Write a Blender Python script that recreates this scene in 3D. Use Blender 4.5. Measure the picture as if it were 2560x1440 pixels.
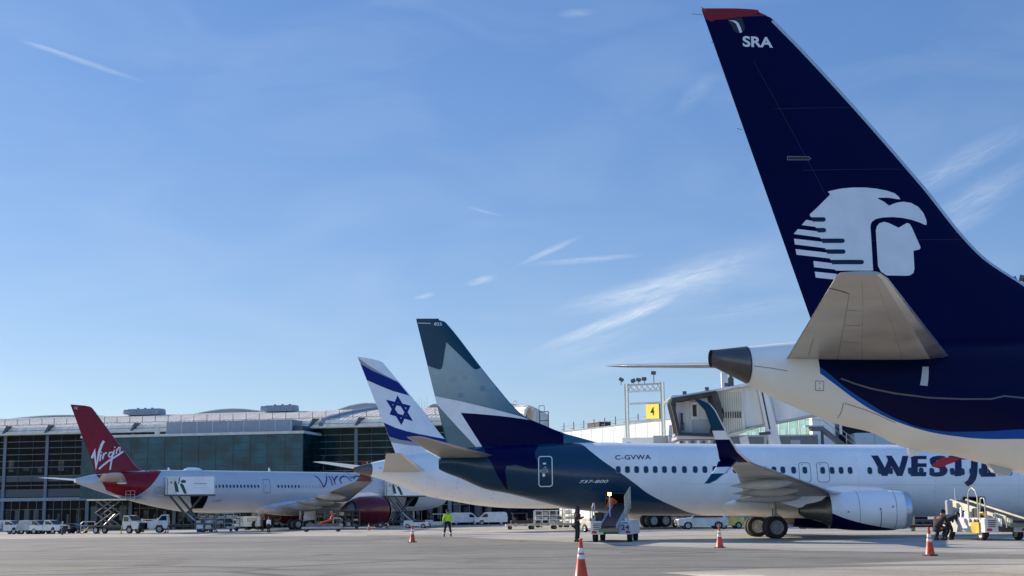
import bpy, bmesh, math, random
from mathutils import Vector, Matrix
random.seed(7)
R = math.radians
DATA = {
'helmet':[(2.773,8.525),(2.825,8.542),(2.961,8.573),(3.097,8.601),(3.37,8.629),(3.643,8.636),(3.917,8.618),(4.157,8.579),(4.345,8.523),(4.428,8.459),(4.475,8.388),(4.387,8.39),(4.267,8.408),(4.146,8.416),(3.955,8.407),(3.932,8.389),(4.071,8.322),(4.194,8.231),(4.275,8.269),(4.381,8.306),(4.541,8.333),(4.733,8.313),(4.904,8.223),(5.016,8.084),(5.073,7.918),(5.074,7.826),(5.037,7.808),(4.909,7.862),(4.703,7.923),(4.496,7.959),(4.255,7.972),(4.013,7.955),(3.858,7.918),(3.769,7.859),(3.732,7.8),(3.72,7.734),(3.727,7.241),(3.731,6.743),(2.863,6.733),(2.754,6.983),(2.648,7.226),(2.542,7.469),(2.49,7.607),(2.437,7.729),(2.392,7.843),(2.35,7.933),(2.326,7.965),(2.333,8.006),(2.488,8.14),(2.68,8.325),(2.812,8.451),(2.802,8.484),(2.769,8.508)],
'feather0':[(2.236,7.87),(2.384,7.846),(2.445,7.713),(2.128,7.75)],
'feather1':[(2.037,7.659),(2.49,7.611),(2.543,7.473),(1.939,7.547)],
'feather2':[(1.942,7.441),(2.588,7.375),(2.652,7.234),(1.955,7.311)],
'feather3':[(1.966,7.207),(2.691,7.132),(2.747,7.003),(1.985,7.081)],
'feather4':[(2.364,6.942),(2.787,6.898),(2.852,6.757),(2.375,6.804)],
'feather5':[(2.387,6.704),(2.898,6.657),(2.818,6.533),(2.402,6.572)],
'slot0':[(2.35,7.929),(2.643,7.934),(2.675,7.92),(2.687,7.885),(2.672,7.849),(2.638,7.834),(2.392,7.83)],
'slot1':[(2.446,7.689),(2.642,7.691),(2.674,7.677),(2.686,7.641),(2.671,7.605),(2.637,7.59),(2.488,7.588)],
'slot2':[(2.547,7.45),(3.061,7.457),(3.094,7.443),(3.106,7.408),(3.091,7.372),(3.057,7.357),(2.589,7.351)],
'slot3':[(2.651,7.207),(3.067,7.212),(3.099,7.198),(3.111,7.163),(3.096,7.127),(3.062,7.112),(2.693,7.108)],
'slot4':[(2.75,6.972),(3.482,6.981),(3.515,6.967),(3.527,6.932),(3.512,6.897),(3.478,6.881),(2.793,6.873)],
'face':[(4.05,7.856),(4.16,7.831),(4.385,7.728),(4.484,7.784),(4.592,7.843),(4.652,7.83),(4.699,7.756),(4.875,7.312),(4.878,7.27),(4.853,7.242),(4.722,7.212),(4.703,7.192),(4.704,6.798),(4.673,6.699),(4.585,6.645),(4.499,6.636),(4.042,6.638),(3.912,6.721),(3.851,6.85),(3.843,7.654),(3.874,7.753),(3.937,7.821)],
'redtip':[(-0.037,12.698),(0.799,12.728),(1.449,12.732),(1.542,12.69),(1.592,12.607),(1.213,12.564),(0.897,12.528),(0.521,12.461),(0.325,12.443),(0.216,12.393),(0.1,12.442)],
'tipmark':[(0.613,12.438),(0.748,12.438),(0.799,12.419),(0.849,12.373),(0.887,12.28),(0.922,12.172),(0.867,12.149),(0.82,12.278),(0.787,12.36),(0.716,12.41)],
'tipdark':[(0.583,12.458),(0.917,12.513),(0.983,12.347),(0.984,12.221),(0.936,12.183),(0.841,12.132),(0.739,12.191),(0.662,12.335)],
'sra':[(0.926,11.829),(1.63,11.838),(0.936,12.102)],
'hinge':[(1.861,9.311),(2.362,9.314),(2.397,9.278),(2.358,9.24),(1.858,9.229)],
'a_navy':[(2.081,4.422),(2.219,4.42),(2.623,4.06),(3.176,3.708),(3.569,3.5),(3.935,3.339),(4.285,3.211),(4.637,3.148),(4.997,3.117),(5.687,3.118),(6.432,3.149)],
'a_blue':[(2.082,4.429),(2.452,4.097),(2.814,3.832),(3.201,3.606),(3.593,3.433),(3.952,3.288),(4.299,3.171),(4.66,3.087),(5.032,3.032),(5.745,2.962),(6.486,2.95)],
'a_panel':[(2.003,4.211),(2.172,4.201),(2.18,4.007),(2.021,4.018)],
'a_strip':[(4.294,4.495),(4.428,4.494),(4.331,4.075),(4.173,4.094)],
'a_seam1':[(2.614,3.752),(2.625,3.652),(2.63,3.521),(2.629,3.452)],
'a_seam2':[(2.65,3.738),(3.065,3.609),(3.408,3.486),(3.791,3.328)],
'a_seam3':[(3.615,3.165),(3.928,3.079),(4.334,2.929),(4.863,2.787),(5.508,2.642)],
'a_seam4':[(0.76,4.556),(1.096,4.505),(1.432,4.434)],
'a_blade':[(0.735,4.719),(0.944,4.734),(0.951,4.652),(0.745,4.638)],
'a_rail':[(2.519,4.254),(2.792,4.144),(3.139,4.035),(3.664,3.924),(4.358,3.827),(5.063,3.793),(5.667,3.788),(5.954,3.849),(6.383,3.804)],
'm_top':[(-0.099,12.565),(1.43,12.548),(1.748,12.351),(2.571,11.38),(3.83,9.771),(3.577,9.653),(3.419,9.589),(3.261,9.641),(3.073,9.834),(1.715,11.189),(1.586,10.362),(1.489,9.791),(1.425,9.665),(1.33,9.616),(1.108,9.671),(0.568,9.883)],
'm_white':[(1.04,8.11),(2.557,7.783),(4.757,7.221),(5.823,6.93),(6.418,6.706),(4.754,6.938),(3.309,7.081),(2.522,7.137),(3.238,5.988),(3.952,4.869),(3.545,5.018),(2.36,6.312),(1.134,7.68)],
'm_navy':[(2.522,7.137),(3.309,7.081),(4.88,6.905),(6.386,6.706),(7.225,6.385),(8.326,5.999),(8.307,5.241),(3.952,4.869),(3.238,5.988)],
'm_num':[(1.024,12.147),(1.463,12.142),(1.024,12.321)],
'm_line':[(0.028,12.319),(0.827,12.292),(0.827,12.259),(0.028,12.287)],
'm_fnavy':[(3.843,5.227),(4.256,5.575),(5.297,6.114),(7.236,6.369),(7.193,5.818),(7.118,5.407),(6.861,5.17),(6.659,4.814),(6.693,4.537),(6.836,4.228),(6.965,3.889),(6.291,3.932),(5.619,4.144),(5.076,4.085),(5.019,3.817),(5.079,3.152),(5.141,2.755),(4.928,3.022),(4.596,3.557),(4.196,4.37),(3.922,4.787)],
'm_edge':[(8.406,6.046),(8.572,5.666),(8.74,5.389),(9.262,5.272),(9.765,4.842),(10.342,4.35),(10.992,3.869),(11.384,3.597),(11.394,3.632),(12.11,3.044),(12.841,2.496),(13.584,2.092),(14.339,1.759),(15.117,1.46),(15.755,1.307),(16.403,1.167)],
'm_door':[(6.877,4.589),(7.621,4.579),(7.593,2.929),(6.854,2.939)],
'm_reg':[(11.095,4.342),(13.071,4.32),(11.113,4.602)],
'm_type':[(9.067,3.094),(10.671,3.074),(9.103,3.253)],
'm_hold1':[(10.537,2.534),(11.719,2.52),(11.787,1.607),(10.518,1.688)],
'm_hold2':[(30.143,2.134),(31.284,2.121),(31.338,2.042),(31.364,1.456),(31.45,1.137),(30.206,1.151),(30.118,1.424),(30.103,2.078)],
'l_W':[(25.257,4.429),(25.645,4.425),(25.887,3.737),(26.132,4.179),(26.079,4.413),(26.397,4.409),(26.67,3.722),(26.988,4.389),(27.32,4.385),(26.799,3.282),(26.501,3.285),(26.256,3.83),(25.986,3.291),(25.678,3.294)],
'l_E':[(27.459,4.384),(28.33,4.374),(28.279,4.191),(27.796,4.196),(27.746,3.97),(28.228,3.964),(28.19,3.757),(27.709,3.762),(27.671,3.488),(28.151,3.483),(28.093,3.254),(27.254,3.264)],
'l_S':[(28.456,4.207),(28.663,4.328),(28.956,4.378),(29.264,4.364),(29.344,4.285),(29.271,4.145),(28.965,4.166),(28.771,4.081),(28.852,3.975),(29.203,3.833),(29.334,3.59),(29.239,3.385),(29.055,3.268),(28.742,3.22),(28.47,3.24),(28.289,3.327),(28.306,3.481),(28.595,3.461),(28.838,3.475),(28.957,3.594),(28.866,3.681),(28.502,3.771),(28.421,3.98)],
'l_T':[(29.541,4.361),(30.614,4.35),(30.553,4.149),(30.197,4.153),(30.031,3.24),(29.654,3.244),(29.828,4.157),(29.483,4.161)],
'l_J':[(30.78,4.348),(31.14,4.344),(30.931,3.401),(30.822,3.061),(30.638,2.826),(30.36,2.677),(30.16,2.882),(30.374,3.032),(30.518,3.303),(30.588,3.576)],
'l_E2':[(31.334,4.342),(32.172,4.333),(32.112,4.15),(31.646,4.155),(31.586,3.928),(32.017,3.924),(31.972,3.716),(31.542,3.721),(31.492,3.412),(31.955,3.407),(31.895,3.186),(31.09,3.195)],
'l_leaf':[(28.497,3.84),(28.763,4.046),(29.087,4.235),(29.441,4.373),(29.305,4.268),(29.688,4.275),(30.193,4.223),(29.793,4.017),(29.275,3.849),(29.153,3.747),(28.805,3.726),(28.537,3.771)],
'm_windows':[(11.228,3.802),(11.733,3.796),(12.238,3.791),(12.755,3.785),(13.26,3.78),(13.766,3.774),(14.294,3.768),(14.865,3.762),(15.459,3.756),(15.986,3.75),(16.536,3.744),(17.107,3.727),(17.656,3.721),(18.205,3.704),(18.754,3.698),(19.304,3.692),(19.787,3.687),(20.271,3.681),(20.863,3.664),(21.478,3.657),(22.455,3.636),(22.972,3.63),(23.466,3.625),(23.96,3.619),(25.044,3.595),(25.607,3.589),(26.176,3.576),(26.738,3.563),(27.266,3.551),(27.869,3.537),(28.448,3.517),(29.004,3.511),(29.569,3.498),(30.117,3.485),(30.631,3.473),(31.153,3.467),(31.654,3.462),(32.167,3.442),(32.715,3.43)],
'm_exits':[(21.208,4.069),(21.836,4.062),(21.745,3.011),(21.121,3.018),(22.189,4.058),(22.85,4.051),(22.754,3.0),(22.096,3.007)],
'e_s1':[(0.479,16.235),(1.655,15.619),(3.051,15.087),(4.581,14.485),(5.717,13.235),(3.883,13.64),(2.648,14.068),(1.189,14.642)],
'e_s2':[(2.868,10.538),(4.248,9.984),(5.395,9.67),(6.556,9.44),(8.255,9.157),(9.998,8.923),(10.136,8.53),(7.904,8.569),(5.9,8.66),(4.753,8.801),(3.497,9.131)],
'e_g1':[(0.104,16.913),(1.243,16.145),(2.885,15.275),(4.454,14.613),(4.582,14.501),(3.051,15.095),(1.654,15.627),(0.479,16.242)],
'e_g2':[(3.522,9.116),(4.753,8.793),(5.9,8.652),(6.728,8.593),(6.898,8.209),(5.413,8.309),(3.749,8.56)],
'e_t1':[(4.407,13.112),(5.953,10.762),(3.636,11.342)],
'e_t2':[(3.317,12.682),(5.792,12.18),(4.855,10.34)],
'v_V':[(2.224,9.281),(2.566,10.123),(2.865,8.179),(3.203,10.136),(3.473,11.032),(3.786,11.586)],
'v_i1':[(3.348,8.904),(3.448,9.795)],
'v_d1':[(3.497,10.072),(3.514,10.142)],
'v_r':[(3.718,9.157),(3.836,9.931)],
'v_r2':[(3.847,9.703),(4.043,9.974),(4.304,9.999)],
'v_g':[(5.041,10.124),(4.671,10.066),(4.5,9.616),(4.75,9.422),(5.055,9.726)],
'v_g2':[(5.146,10.176),(4.975,9.079),(4.796,7.787)],
'v_i2':[(5.215,9.729),(5.3,10.429)],
'v_d2':[(5.357,10.8),(5.378,10.88)],
'v_n':[(5.607,9.907),(5.691,10.588)],
'v_n2':[(5.695,10.338),(5.96,10.776),(6.167,10.721),(6.117,10.148)],
'v_u':[(3.271,7.868),(3.809,8.368),(4.509,8.922),(5.647,9.638),(6.646,10.262)],
'v_red':[(11.927,7.677),(11.29,7.225),(10.625,6.604),(9.678,5.594),(8.756,4.8),(8.191,4.409),(7.505,4.266),(6.574,4.32),(5.555,4.538),(3.992,5.103),(3.394,5.877),(3.102,6.464),(2.748,6.912),(2.935,7.669),(3.334,8.265),(9.082,8.352)],
'vf_a':[(36.528,7.283),(36.872,7.022),(37.083,6.576),(37.48,5.546)],
'vf_b':[(37.49,5.619),(37.812,5.915),(38.252,6.585),(38.651,7.267)],
'vf_c':[(39.034,7.271),(39.048,6.742),(39.103,5.849)],
'vf_d':[(39.533,7.238),(39.594,6.746),(39.636,6.0)],
'vf_e':[(39.568,6.446),(40.044,6.977),(40.735,7.289)],
'vf_f':[(40.817,6.156),(40.665,6.605),(41.062,7.063),(41.881,7.286),(42.342,7.114),(42.71,6.546)],
'vf_g':[(42.889,7.273),(43.051,6.929)],
'vf_h':[(43.324,7.239),(43.519,6.857)],
'vf_i':[(43.429,7.009),(44.018,7.285),(44.836,7.254),(44.98,6.947)],
'vf_j':[(38.928,7.563),(38.953,7.532)],
'vf_k':[(43.129,7.612),(43.149,7.581)],
'v_windows':[(19.375,5.608),(19.953,5.642),(20.516,5.645),(21.103,5.648),(21.665,5.651),(22.244,5.654),(22.811,5.657),(23.388,5.66),(23.953,5.663),(24.533,5.662),(25.107,5.658),(25.667,5.661),(26.222,5.664),(29.599,5.667),(30.194,5.67),(30.766,5.673),(31.34,5.676),(31.925,5.679),(32.51,5.667),(33.117,5.67)],
'v_ghost':[(33.745,5.674),(34.357,5.677),(34.989,5.68),(35.586,5.668),(36.206,5.671),(36.782,5.66)],
'v_doors':[(27.162,6.639),(28.314,6.649),(28.151,4.738),(27.107,4.736),(11.646,6.655),(12.715,6.663),(12.64,4.48),(11.735,4.48)],
'v_hold':[(15.462,4.478),(18.191,4.479),(18.15,3.816),(18.011,3.094),(17.949,2.645),(16.444,2.625),(15.764,3.522)],
'v_reg':[(19.139,3.512),(20.498,3.508),(19.046,3.814)],
'v_hold2':[(53.129,4.543),(55.72,4.548),(55.547,3.563),(55.38,2.713),(53.175,2.764),(53.193,3.736)],
'v_domes':[(16.215,7.966),(18.471,7.996),(17.327,8.368)],
}
def pchip(xs, ys):
    """monotone cubic through the points; xs ascending"""
    n = len(xs); h = [xs[i+1]-xs[i] for i in range(n-1)]; d = [(ys[i+1]-ys[i])/h[i] for i in range(n-1)]
    m = [d[0]]+[0 if d[i-1]*d[i] <= 0 else 2*d[i-1]*d[i]/(d[i-1]+d[i]) for i in range(1, n-1)]+[d[-1]]
    def f(x):
        if x <= xs[0]: return ys[0]
        if x >= xs[-1]: return ys[-1]
        i = 0
        while x > xs[i+1]: i += 1
        t = (x-xs[i])/h[i]; t2 = t*t; t3 = t2*t
        return (2*t3-3*t2+1)*ys[i]+(t3-2*t2+t)*h[i]*m[i]+(-2*t3+3*t2)*ys[i+1]+(t3-t2)*h[i]*m[i+1]
    return f
class Fuselage:
    """s = metres forward of the tail, z = height; rows (s, z_bottom, z_top, half_width)"""
    def __init__(self, rows):
        self.rows = rows; c = list(zip(*rows)); self.s0 = c[0][0]; self.s1 = c[0][-1]
        self.zb = pchip(c[0], c[1]); self.zt = pchip(c[0], c[2]); self.hw = pchip(c[0], c[3])
    def y(self, s, z):
        b, t, w = self.zb(s), self.zt(s), self.hw(s); c, h = (b+t)/2, max((t-b)/2, 1e-3)
        q = 1-((z-c)/h)**2
        return w*max(q, 0)**.5
    def pos(self, s, z, eps=0., side=-1):
        b, t, w = self.zb(s), self.zt(s), self.hw(s); c, h = (b+t)/2, max((t-b)/2, 1e-3)
        q = max(-1, min(1, (z-c)/h)); y = w*(1-q*q)**.5
        ny, nz = y/(w*w), (q*h)/(h*h); L = (ny*ny+nz*nz)**.5 or 1
        return (s, side*(y+eps*ny/L), c+q*h+eps*nz/L)
class Fin:
    def __init__(self, te, le, tm):
        te = sorted(te); le = sorted(le); tm = sorted(tm)
        self.te = pchip([a for a, b in te], [b for a, b in te]) if len(te) > 2 else (lambda z, p=te: p[0][1]+(p[1][1]-p[0][1])*(z-p[0][0])/(p[1][0]-p[0][0]))
        self.le = pchip([a for a, b in le], [b for a, b in le]); self.tm = pchip([a for a, b in tm], [b for a, b in tm])
        self.z0 = te[0][0]; self.z1 = te[-1][0]
    def y(self, s, z):
        a, b = self.te(z), self.le(z); x = (b-s)/max(b-a, .01)
        if x <= 0 or x >= 1: return 0.
        return self.tm(z)*(1.4845*x**.5-.63*x-1.758*x*x+1.4215*x**3-.5075*x**4+.0*x)
    def pos(self, s, z, eps=0., side=-1):
        a, b = self.te(z), self.le(z); s = max(a+.01, min(b-.01, s))
        return (s, side*(self.y(s, z)+eps), z)
# narrow body jet shapes; tail cone of the near jet is the long pointed kind
NEAR_FUS = Fuselage([(0, 4.58, 4.93, .17), (.7, 4.24, 5.01, .38), (1.3, 3.93, 5.08, .55), (1.9, 3.68, 5.13, .7), (2.8, 3.34, 5.17, .9), (3.67, 3.14, 5.19, 1.05), (4.2, 2.88, 5.2, 1.13), (4.6, 2.76, 5.21, 1.19), (5.25, 2.68, 5.22, 1.28), (5.55, 2.63, 5.23, 1.32), (6.0, 2.52, 5.24, 1.38), (6.5, 2.40, 5.25, 1.44), (7.1, 2.25, 5.26, 1.51), (8.4, 1.9, 5.28, 1.65), (10, 1.5, 5.31, 1.8), (12.5, 1.3, 5.31, 1.88), (33, 1.3, 5.31, 1.88), (35.5, 1.42, 5.22, 1.7), (37.5, 1.8, 4.7, 1.25), (38.8, 2.3, 3.9, .7), (39.4, 2.75, 3.3, .25)])
NEAR_FIN = Fin([(5.0, 2.46), (12.66, 0)], [(5.0, 9.2), (5.5, 8.9), (5.9, 8.4), (6.48, 7.5), (7.16, 6.45), (8.8, 5.08), (10.6, 3.52), (12.4, 1.82), (12.58, 1.62), (12.66, 1.35)], [(5, .36), (7, .28), (12.66, .09)])
MID_FUS = Fuselage([(1.28, 3.98, 4.62, .42), (1.5, 3.85, 4.85, .52), (2.4, 3.5, 5.12, .8), (3.9, 2.85, 5.25, 1.1), (5.1, 2.6, 5.3, 1.28), (7.0, 2.11, 5.36, 1.52), (8.7, 1.7, 5.38, 1.68), (10.4, 1.5, 5.39, 1.82), (12.3, 1.32, 5.34, 1.88), (17, 1.24, 5.24, 1.88), (24, 1.16, 5.12, 1.88), (33, 1.0, 4.98, 1.88), (35.5, 1.1, 4.85, 1.7), (37.5, 1.5, 4.35, 1.25), (38.8, 2.0, 3.55, .7), (39.4, 2.4, 2.95, .25)])
MID_FIN = Fin([(5.1, 1.78), (12.46, 0)], [(5.1, 11.0), (5.4, 10.2), (5.89, 8.46), (6.42, 7.18), (6.93, 6.1), (8.65, 4.53), (9.8, 3.63), (12.15, 1.83), (12.38, 1.6), (12.46, 1.3)], [(5, .36), (7, .28), (12.46, .09)])
FAR_FUS = Fuselage([(0, 5.6, 6.08, .24), (1.57, 5.24, 6.5, .72), (3.4, 4.75, 6.9, 1.2), (5, 4.2, 7.2, 1.6), (7.4, 3.36, 7.55, 2.05), (10.4, 2.8, 7.8, 2.45), (13.6, 2.3, 7.95, 2.7), (17, 2.03, 7.98, 2.85), (22, 1.95, 7.98, 2.885), (50, 1.95, 7.98, 2.885), (56, 2.1, 7.7, 2.6), (60, 2.6, 6.6, 1.8), (62.2, 3.4, 5.3, .8), (62.8, 4.0, 4.5, .2)])
FAR_FIN = Fin([(7.2, 4.4), (16.9, .2)], [(7.2, 12.6), (7.9, 11.2), (8.75, 9.94), (11.64, 7.38), (14.45, 4.75), (16.2, 3.1), (16.5, 2.8), (16.77, 1.6), (16.9, .4)], [(7, .55), (16.9, .14)])
RED_FUS = Fuselage([(0, 6.05, 6.6, .28), (.6, 5.86, 6.72, .42), (2.45, 5.25, 7.1, .95), (5.6, 4.33, 7.5, 1.6), (9.4, 3.38, 7.75, 2.15), (12.5, 2.72, 7.86, 2.5), (17.3, 2.1, 7.9, 2.78), (22, 2.0, 7.9, 2.82), (50, 2.0, 7.9, 2.82), (57, 2.05, 7.6, 2.55), (60.5, 2.4, 6.7, 1.9), (62.6, 3.0, 5.4, .95), (63.4, 3.6, 4.5, .35)])
RED_FIN = Fin([(7.1, 2.98), (16.22, -1.04)], [(7.1, 12.0), (7.5, 10.6), (7.82, 9.3), (9.67, 7.45), (13.73, 3.9), (15.6, 2.3), (16.0, 1.88), (16.17, 1.0), (16.22, -.6)], [(7, .5), (16.22, .12)])
S = bpy.context.scene
for o in list(bpy.data.objects): bpy.data.objects.remove(o)
# ---------------------------------------------------------------- camera
cam_d = bpy.data.cameras.new('camera'); cam = bpy.data.objects.new('camera', cam_d); S.collection.objects.link(cam); S.camera = cam
cam_d.sensor_width = 36; cam_d.lens = 48.0; cam_d.clip_start = .1; cam_d.clip_end = 20000
PITCH, ROLL = math.atan(563/3413), .011
cam.matrix_world = Matrix.Translation((0, 0, 1.5)) @ Matrix.Rotation(R(90)+PITCH, 4, 'X') @ Matrix.Rotation(-ROLL, 4, 'Z')
# ---------------------------------------------------------------- light
SUN_EL, SUN_AZ = 22.5, 50.0          # degrees above the horizon, degrees left of straight ahead
S.view_settings.view_transform = 'Standard'; S.view_settings.look = 'None'; S.view_settings.gamma = 1; S.view_settings.exposure = 0.55
S.render.resolution_x, S.render.resolution_y = 1024, 576
W = bpy.data.worlds.new('World'); S.world = W; W.use_nodes = True
def build_world():
    nt = W.node_tree; N = nt.nodes; L = nt.links
    for n in list(N): N.remove(n)
    out = N.new('ShaderNodeOutputWorld'); bg = N.new('ShaderNodeBackground'); sky = N.new('ShaderNodeTexSky')
    sky.sky_type = 'NISHITA'; sky.sun_disc = False; sky.sun_elevation = R(SUN_EL); sky.sun_rotation = R(-SUN_AZ)
    sky.altitude = 100; sky.air_density = 1.0; sky.dust_density = .6; sky.ozone_density = 1.6
    bg.inputs['Strength'].default_value = .105
    tc = N.new('ShaderNodeTexCoord')
    sep = N.new('ShaderNodeSeparateXYZ'); L.new(tc.outputs['Generated'], sep.inputs[0])
    def M(op, a, b=None, c=None, clamp=False):
        n = N.new('ShaderNodeMath'); n.operation = op; n.use_clamp = clamp
        for i, v in enumerate((a, b, c)):
            if v is None: continue
            if isinstance(v, (int, float)): n.inputs[i].default_value = v
            else: L.new(v, n.inputs[i])
        return n.outputs[0]
    az = M('ARCTAN2', sep.outputs[0], sep.outputs[1])        # 0 straight ahead, + to the right (radians)
    el = M('ARCSINE', sep.outputs[2])
    total = None
    def streak(a0, e0, ang, ln, wd, op, sc, curve=0.):
        """one wisp: centre azimuth, elevation, tilt, half length, half width in degrees"""
        nonlocal total
        da = M('SUBTRACT', az, R(a0)); de = M('SUBTRACT', el, R(e0)); c, s = math.cos(R(ang)), math.sin(R(ang))
        u = M('DIVIDE', M('ADD', M('MULTIPLY', da, c), M('MULTIPLY', de, s)), R(ln))
        v = M('DIVIDE', M('SUBTRACT', M('MULTIPLY', de, c), M('MULTIPLY', da, s)), R(wd))
        v = M('SUBTRACT', v, M('MULTIPLY', M('MULTIPLY', u, u), curve))
        co = N.new('ShaderNodeCombineXYZ'); L.new(M('MULTIPLY', u, sc), co.inputs[0]); L.new(M('MULTIPLY', v, 2.2), co.inputs[1]); co.inputs[2].default_value = a0*3.1+e0
        nz = N.new('ShaderNodeTexNoise'); nz.inputs['Scale'].default_value = 1.6; nz.inputs['Detail'].default_value = 8; nz.inputs['Roughness'].default_value = .66; nz.inputs['Distortion'].default_value = .7; L.new(co.outputs[0], nz.inputs['Vector'])
        f = M('SUBTRACT', 1, M('ADD', M('MULTIPLY', u, u), M('MULTIPLY', v, v)), clamp=True)
        f = M('MULTIPLY', f, f)
        g = M('MULTIPLY', M('MULTIPLY_ADD', nz.outputs['Fac'], 2.4, -.6, clamp=True), op)
        f = M('MULTIPLY', f, g, clamp=True)
        total = f if total is None else M('ADD', total, f, clamp=True)
    # clear winter sky: even out the glare round the sun, deepen the blue, pale haze along the horizon
    def V(op, a, b):
        n = N.new('ShaderNodeVectorMath'); n.operation = op
        for i, v in enumerate((a, b)):
            if isinstance(v, tuple): n.inputs[i].default_value = v
            else: L.new(v, n.inputs[i])
        return n.outputs[0]
    ss_ = N.new('ShaderNodeSeparateColor'); L.new(sky.outputs[0], ss_.inputs[0]); cc = N.new('ShaderNodeCombineColor')
    for i, k in enumerate((SKY_TINT)): L.new(M('MULTIPLY', M('POWER', M('MULTIPLY', ss_.outputs[i], .1537), .5), k/.1537), cc.inputs[i])
    hz = M('EXPONENT', M('DIVIDE', M('MAXIMUM', el, 0), -R(7.5))); hz = M('MULTIPLY', hz, M('MULTIPLY_ADD', az, -.7, 1.0))
    hc = N.new('ShaderNodeCombineColor')
    for i, k in enumerate((.44, .42, .19)): L.new(M('MULTIPLY', hz, k/.1537), hc.inputs[i])
    skycol = V('ADD', cc.outputs[0], hc.outputs[0])
    # extra sky brightness overhead and behind the camera, added to lift shaded surfaces
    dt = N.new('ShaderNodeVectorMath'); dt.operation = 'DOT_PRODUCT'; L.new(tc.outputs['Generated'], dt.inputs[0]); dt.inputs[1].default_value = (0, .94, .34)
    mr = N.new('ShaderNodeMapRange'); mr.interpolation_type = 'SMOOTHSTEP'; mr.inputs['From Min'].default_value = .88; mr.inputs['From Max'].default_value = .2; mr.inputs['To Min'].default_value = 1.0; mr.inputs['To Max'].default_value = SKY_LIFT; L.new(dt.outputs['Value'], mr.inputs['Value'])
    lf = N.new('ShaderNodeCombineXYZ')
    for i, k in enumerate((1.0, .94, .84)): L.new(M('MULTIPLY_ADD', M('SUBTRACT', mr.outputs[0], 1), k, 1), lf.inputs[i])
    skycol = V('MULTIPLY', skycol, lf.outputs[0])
    # (azimuth, elevation, tilt, half length, half width, opacity)
    for a in CLOUDS: streak(*a)
    # broad thin veil
    mp = N.new('ShaderNodeCombineXYZ'); L.new(M('MULTIPLY', az, 5), mp.inputs[0]); L.new(M('MULTIPLY', el, 14), mp.inputs[1])
    nz = N.new('ShaderNodeTexNoise'); nz.inputs['Scale'].default_value = 1.3; nz.inputs['Detail'].default_value = 5; nz.inputs['Distortion'].default_value = .8; L.new(mp.outputs[0], nz.inputs['Vector'])
    veil = M('MULTIPLY', M('MULTIPLY_ADD', nz.outputs['Fac'], 2.5, -1.05, clamp=True), .10)
    total = M('ADD', total, veil, clamp=True)
    mix = N.new('ShaderNodeMix'); mix.data_type = 'RGBA'; L.new(total, mix.inputs['Factor']); L.new(skycol, mix.inputs['A'])
    mix.inputs['B'].default_value = (5.6, 6.2, 6.8, 1)
    L.new(mix.outputs['Result'], bg.inputs['Color']); L.new(bg.outputs[0], out.inputs[0])
SKY_TINT = (.205, .39, .725)
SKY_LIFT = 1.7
CLOUDS = [(3.95, 7.8, 20, 3.7, .34, .60, 2.4, .12), (5.6, 8.3, 24, 1.9, .3, .45, 2.), (5.7, 9.15, 12, 4.8, .62, .42, 3.0, .15), (6.6, 9.0, 9, 5.5, .95, .20, 2.4), (8.0, 9.9, 14, 4.2, .9, .24, 2.), (3.2, 7.0, 16, 4.0, .8, .16, 2.), (1.6, 10.9, 23, 1.8, .18, .42, 2.), (3.2, 10.5, 4, 2.9, .18, .36, 2.5),
    (-1.3, 9.7, 15, .85, .22, .42, 1.5), (-3.7, 9.05, 14, .6, .14, .4, 1.3), (-18.0, 18.1, -14, 2.9, .16, .30, 1.2), (-19.6, 18.5, -11, 1.2, .12, .25, 1.1), (2.95, 20.7, 2, 1.0, .25, .2, 1.4), (-1.2, 12.6, -15, 1.1, .09, .22, 1.4),
    (18.6, 13.6, 24, 4.2, .7, .20, 2.2), (19.2, 12.2, 26, 3.6, .8, .24, 1.9), (18.0, 11.0, 20, 3.0, .5, .20, 1.6), (5.0, 6.2, 10, 4.5, .5, .18, 1.8), (9.5, 8.2, 6, 5.0, .6, .14, 1.5), (8.0, 17.2, 40, 1.6, .5, .12, 1.5)]
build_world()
sun_d = bpy.data.lights.new('sun', 'SUN'); sun = bpy.data.objects.new('sun', sun_d); S.collection.objects.link(sun)
sun_d.energy = 4.8; sun_d.angle = R(.5); sun_d.color = (1.0, .88, .72)
a, e = R(SUN_AZ), R(SUN_EL)
sun.rotation_euler = Vector((-math.sin(a)*math.cos(e), math.cos(a)*math.cos(e), math.sin(e))).to_track_quat('Z', 'Y').to_euler()
sun.location = (-60, 60, 60)
# ---------------------------------------------------------------- helpers
def tag(o, label=None, cat=None, group=None, kind=None):
    if label: o['label'] = label
    if cat: o['category'] = cat
    if group: o['group'] = group
    if kind: o['kind'] = kind
    return o
def thing(name, label, cat, loc=(0, 0, 0), rz=0, group=None, sc=None):
    o = bpy.data.objects.new(name, None); S.collection.objects.link(o); o.location = loc; o.rotation_euler = (0, 0, rz)
    o.empty_display_size = .2
    if sc: o.scale = sc
    return tag(o, label, cat, group)
def dup(root, loc, rz=0, label=None, group=None, sc=None):
    def cp(o, par):
        c = o.copy(); S.collection.objects.link(c)
        if par: c.parent = par
        for ch in o.children: cp(ch, c)
        return c
    r = cp(root, None); r.location = loc; r.rotation_euler = (0, 0, rz)
    if label: r['label'] = label
    if group: r['group'] = group
    if sc: r.scale = sc
    return r
def lin(c):   # sRGB 0-255 -> linear
    return tuple(((v/255)/12.92 if v/255 <= .04045 else ((v/255+.055)/1.055)**2.4) for v in c)
MATS = {}
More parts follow.
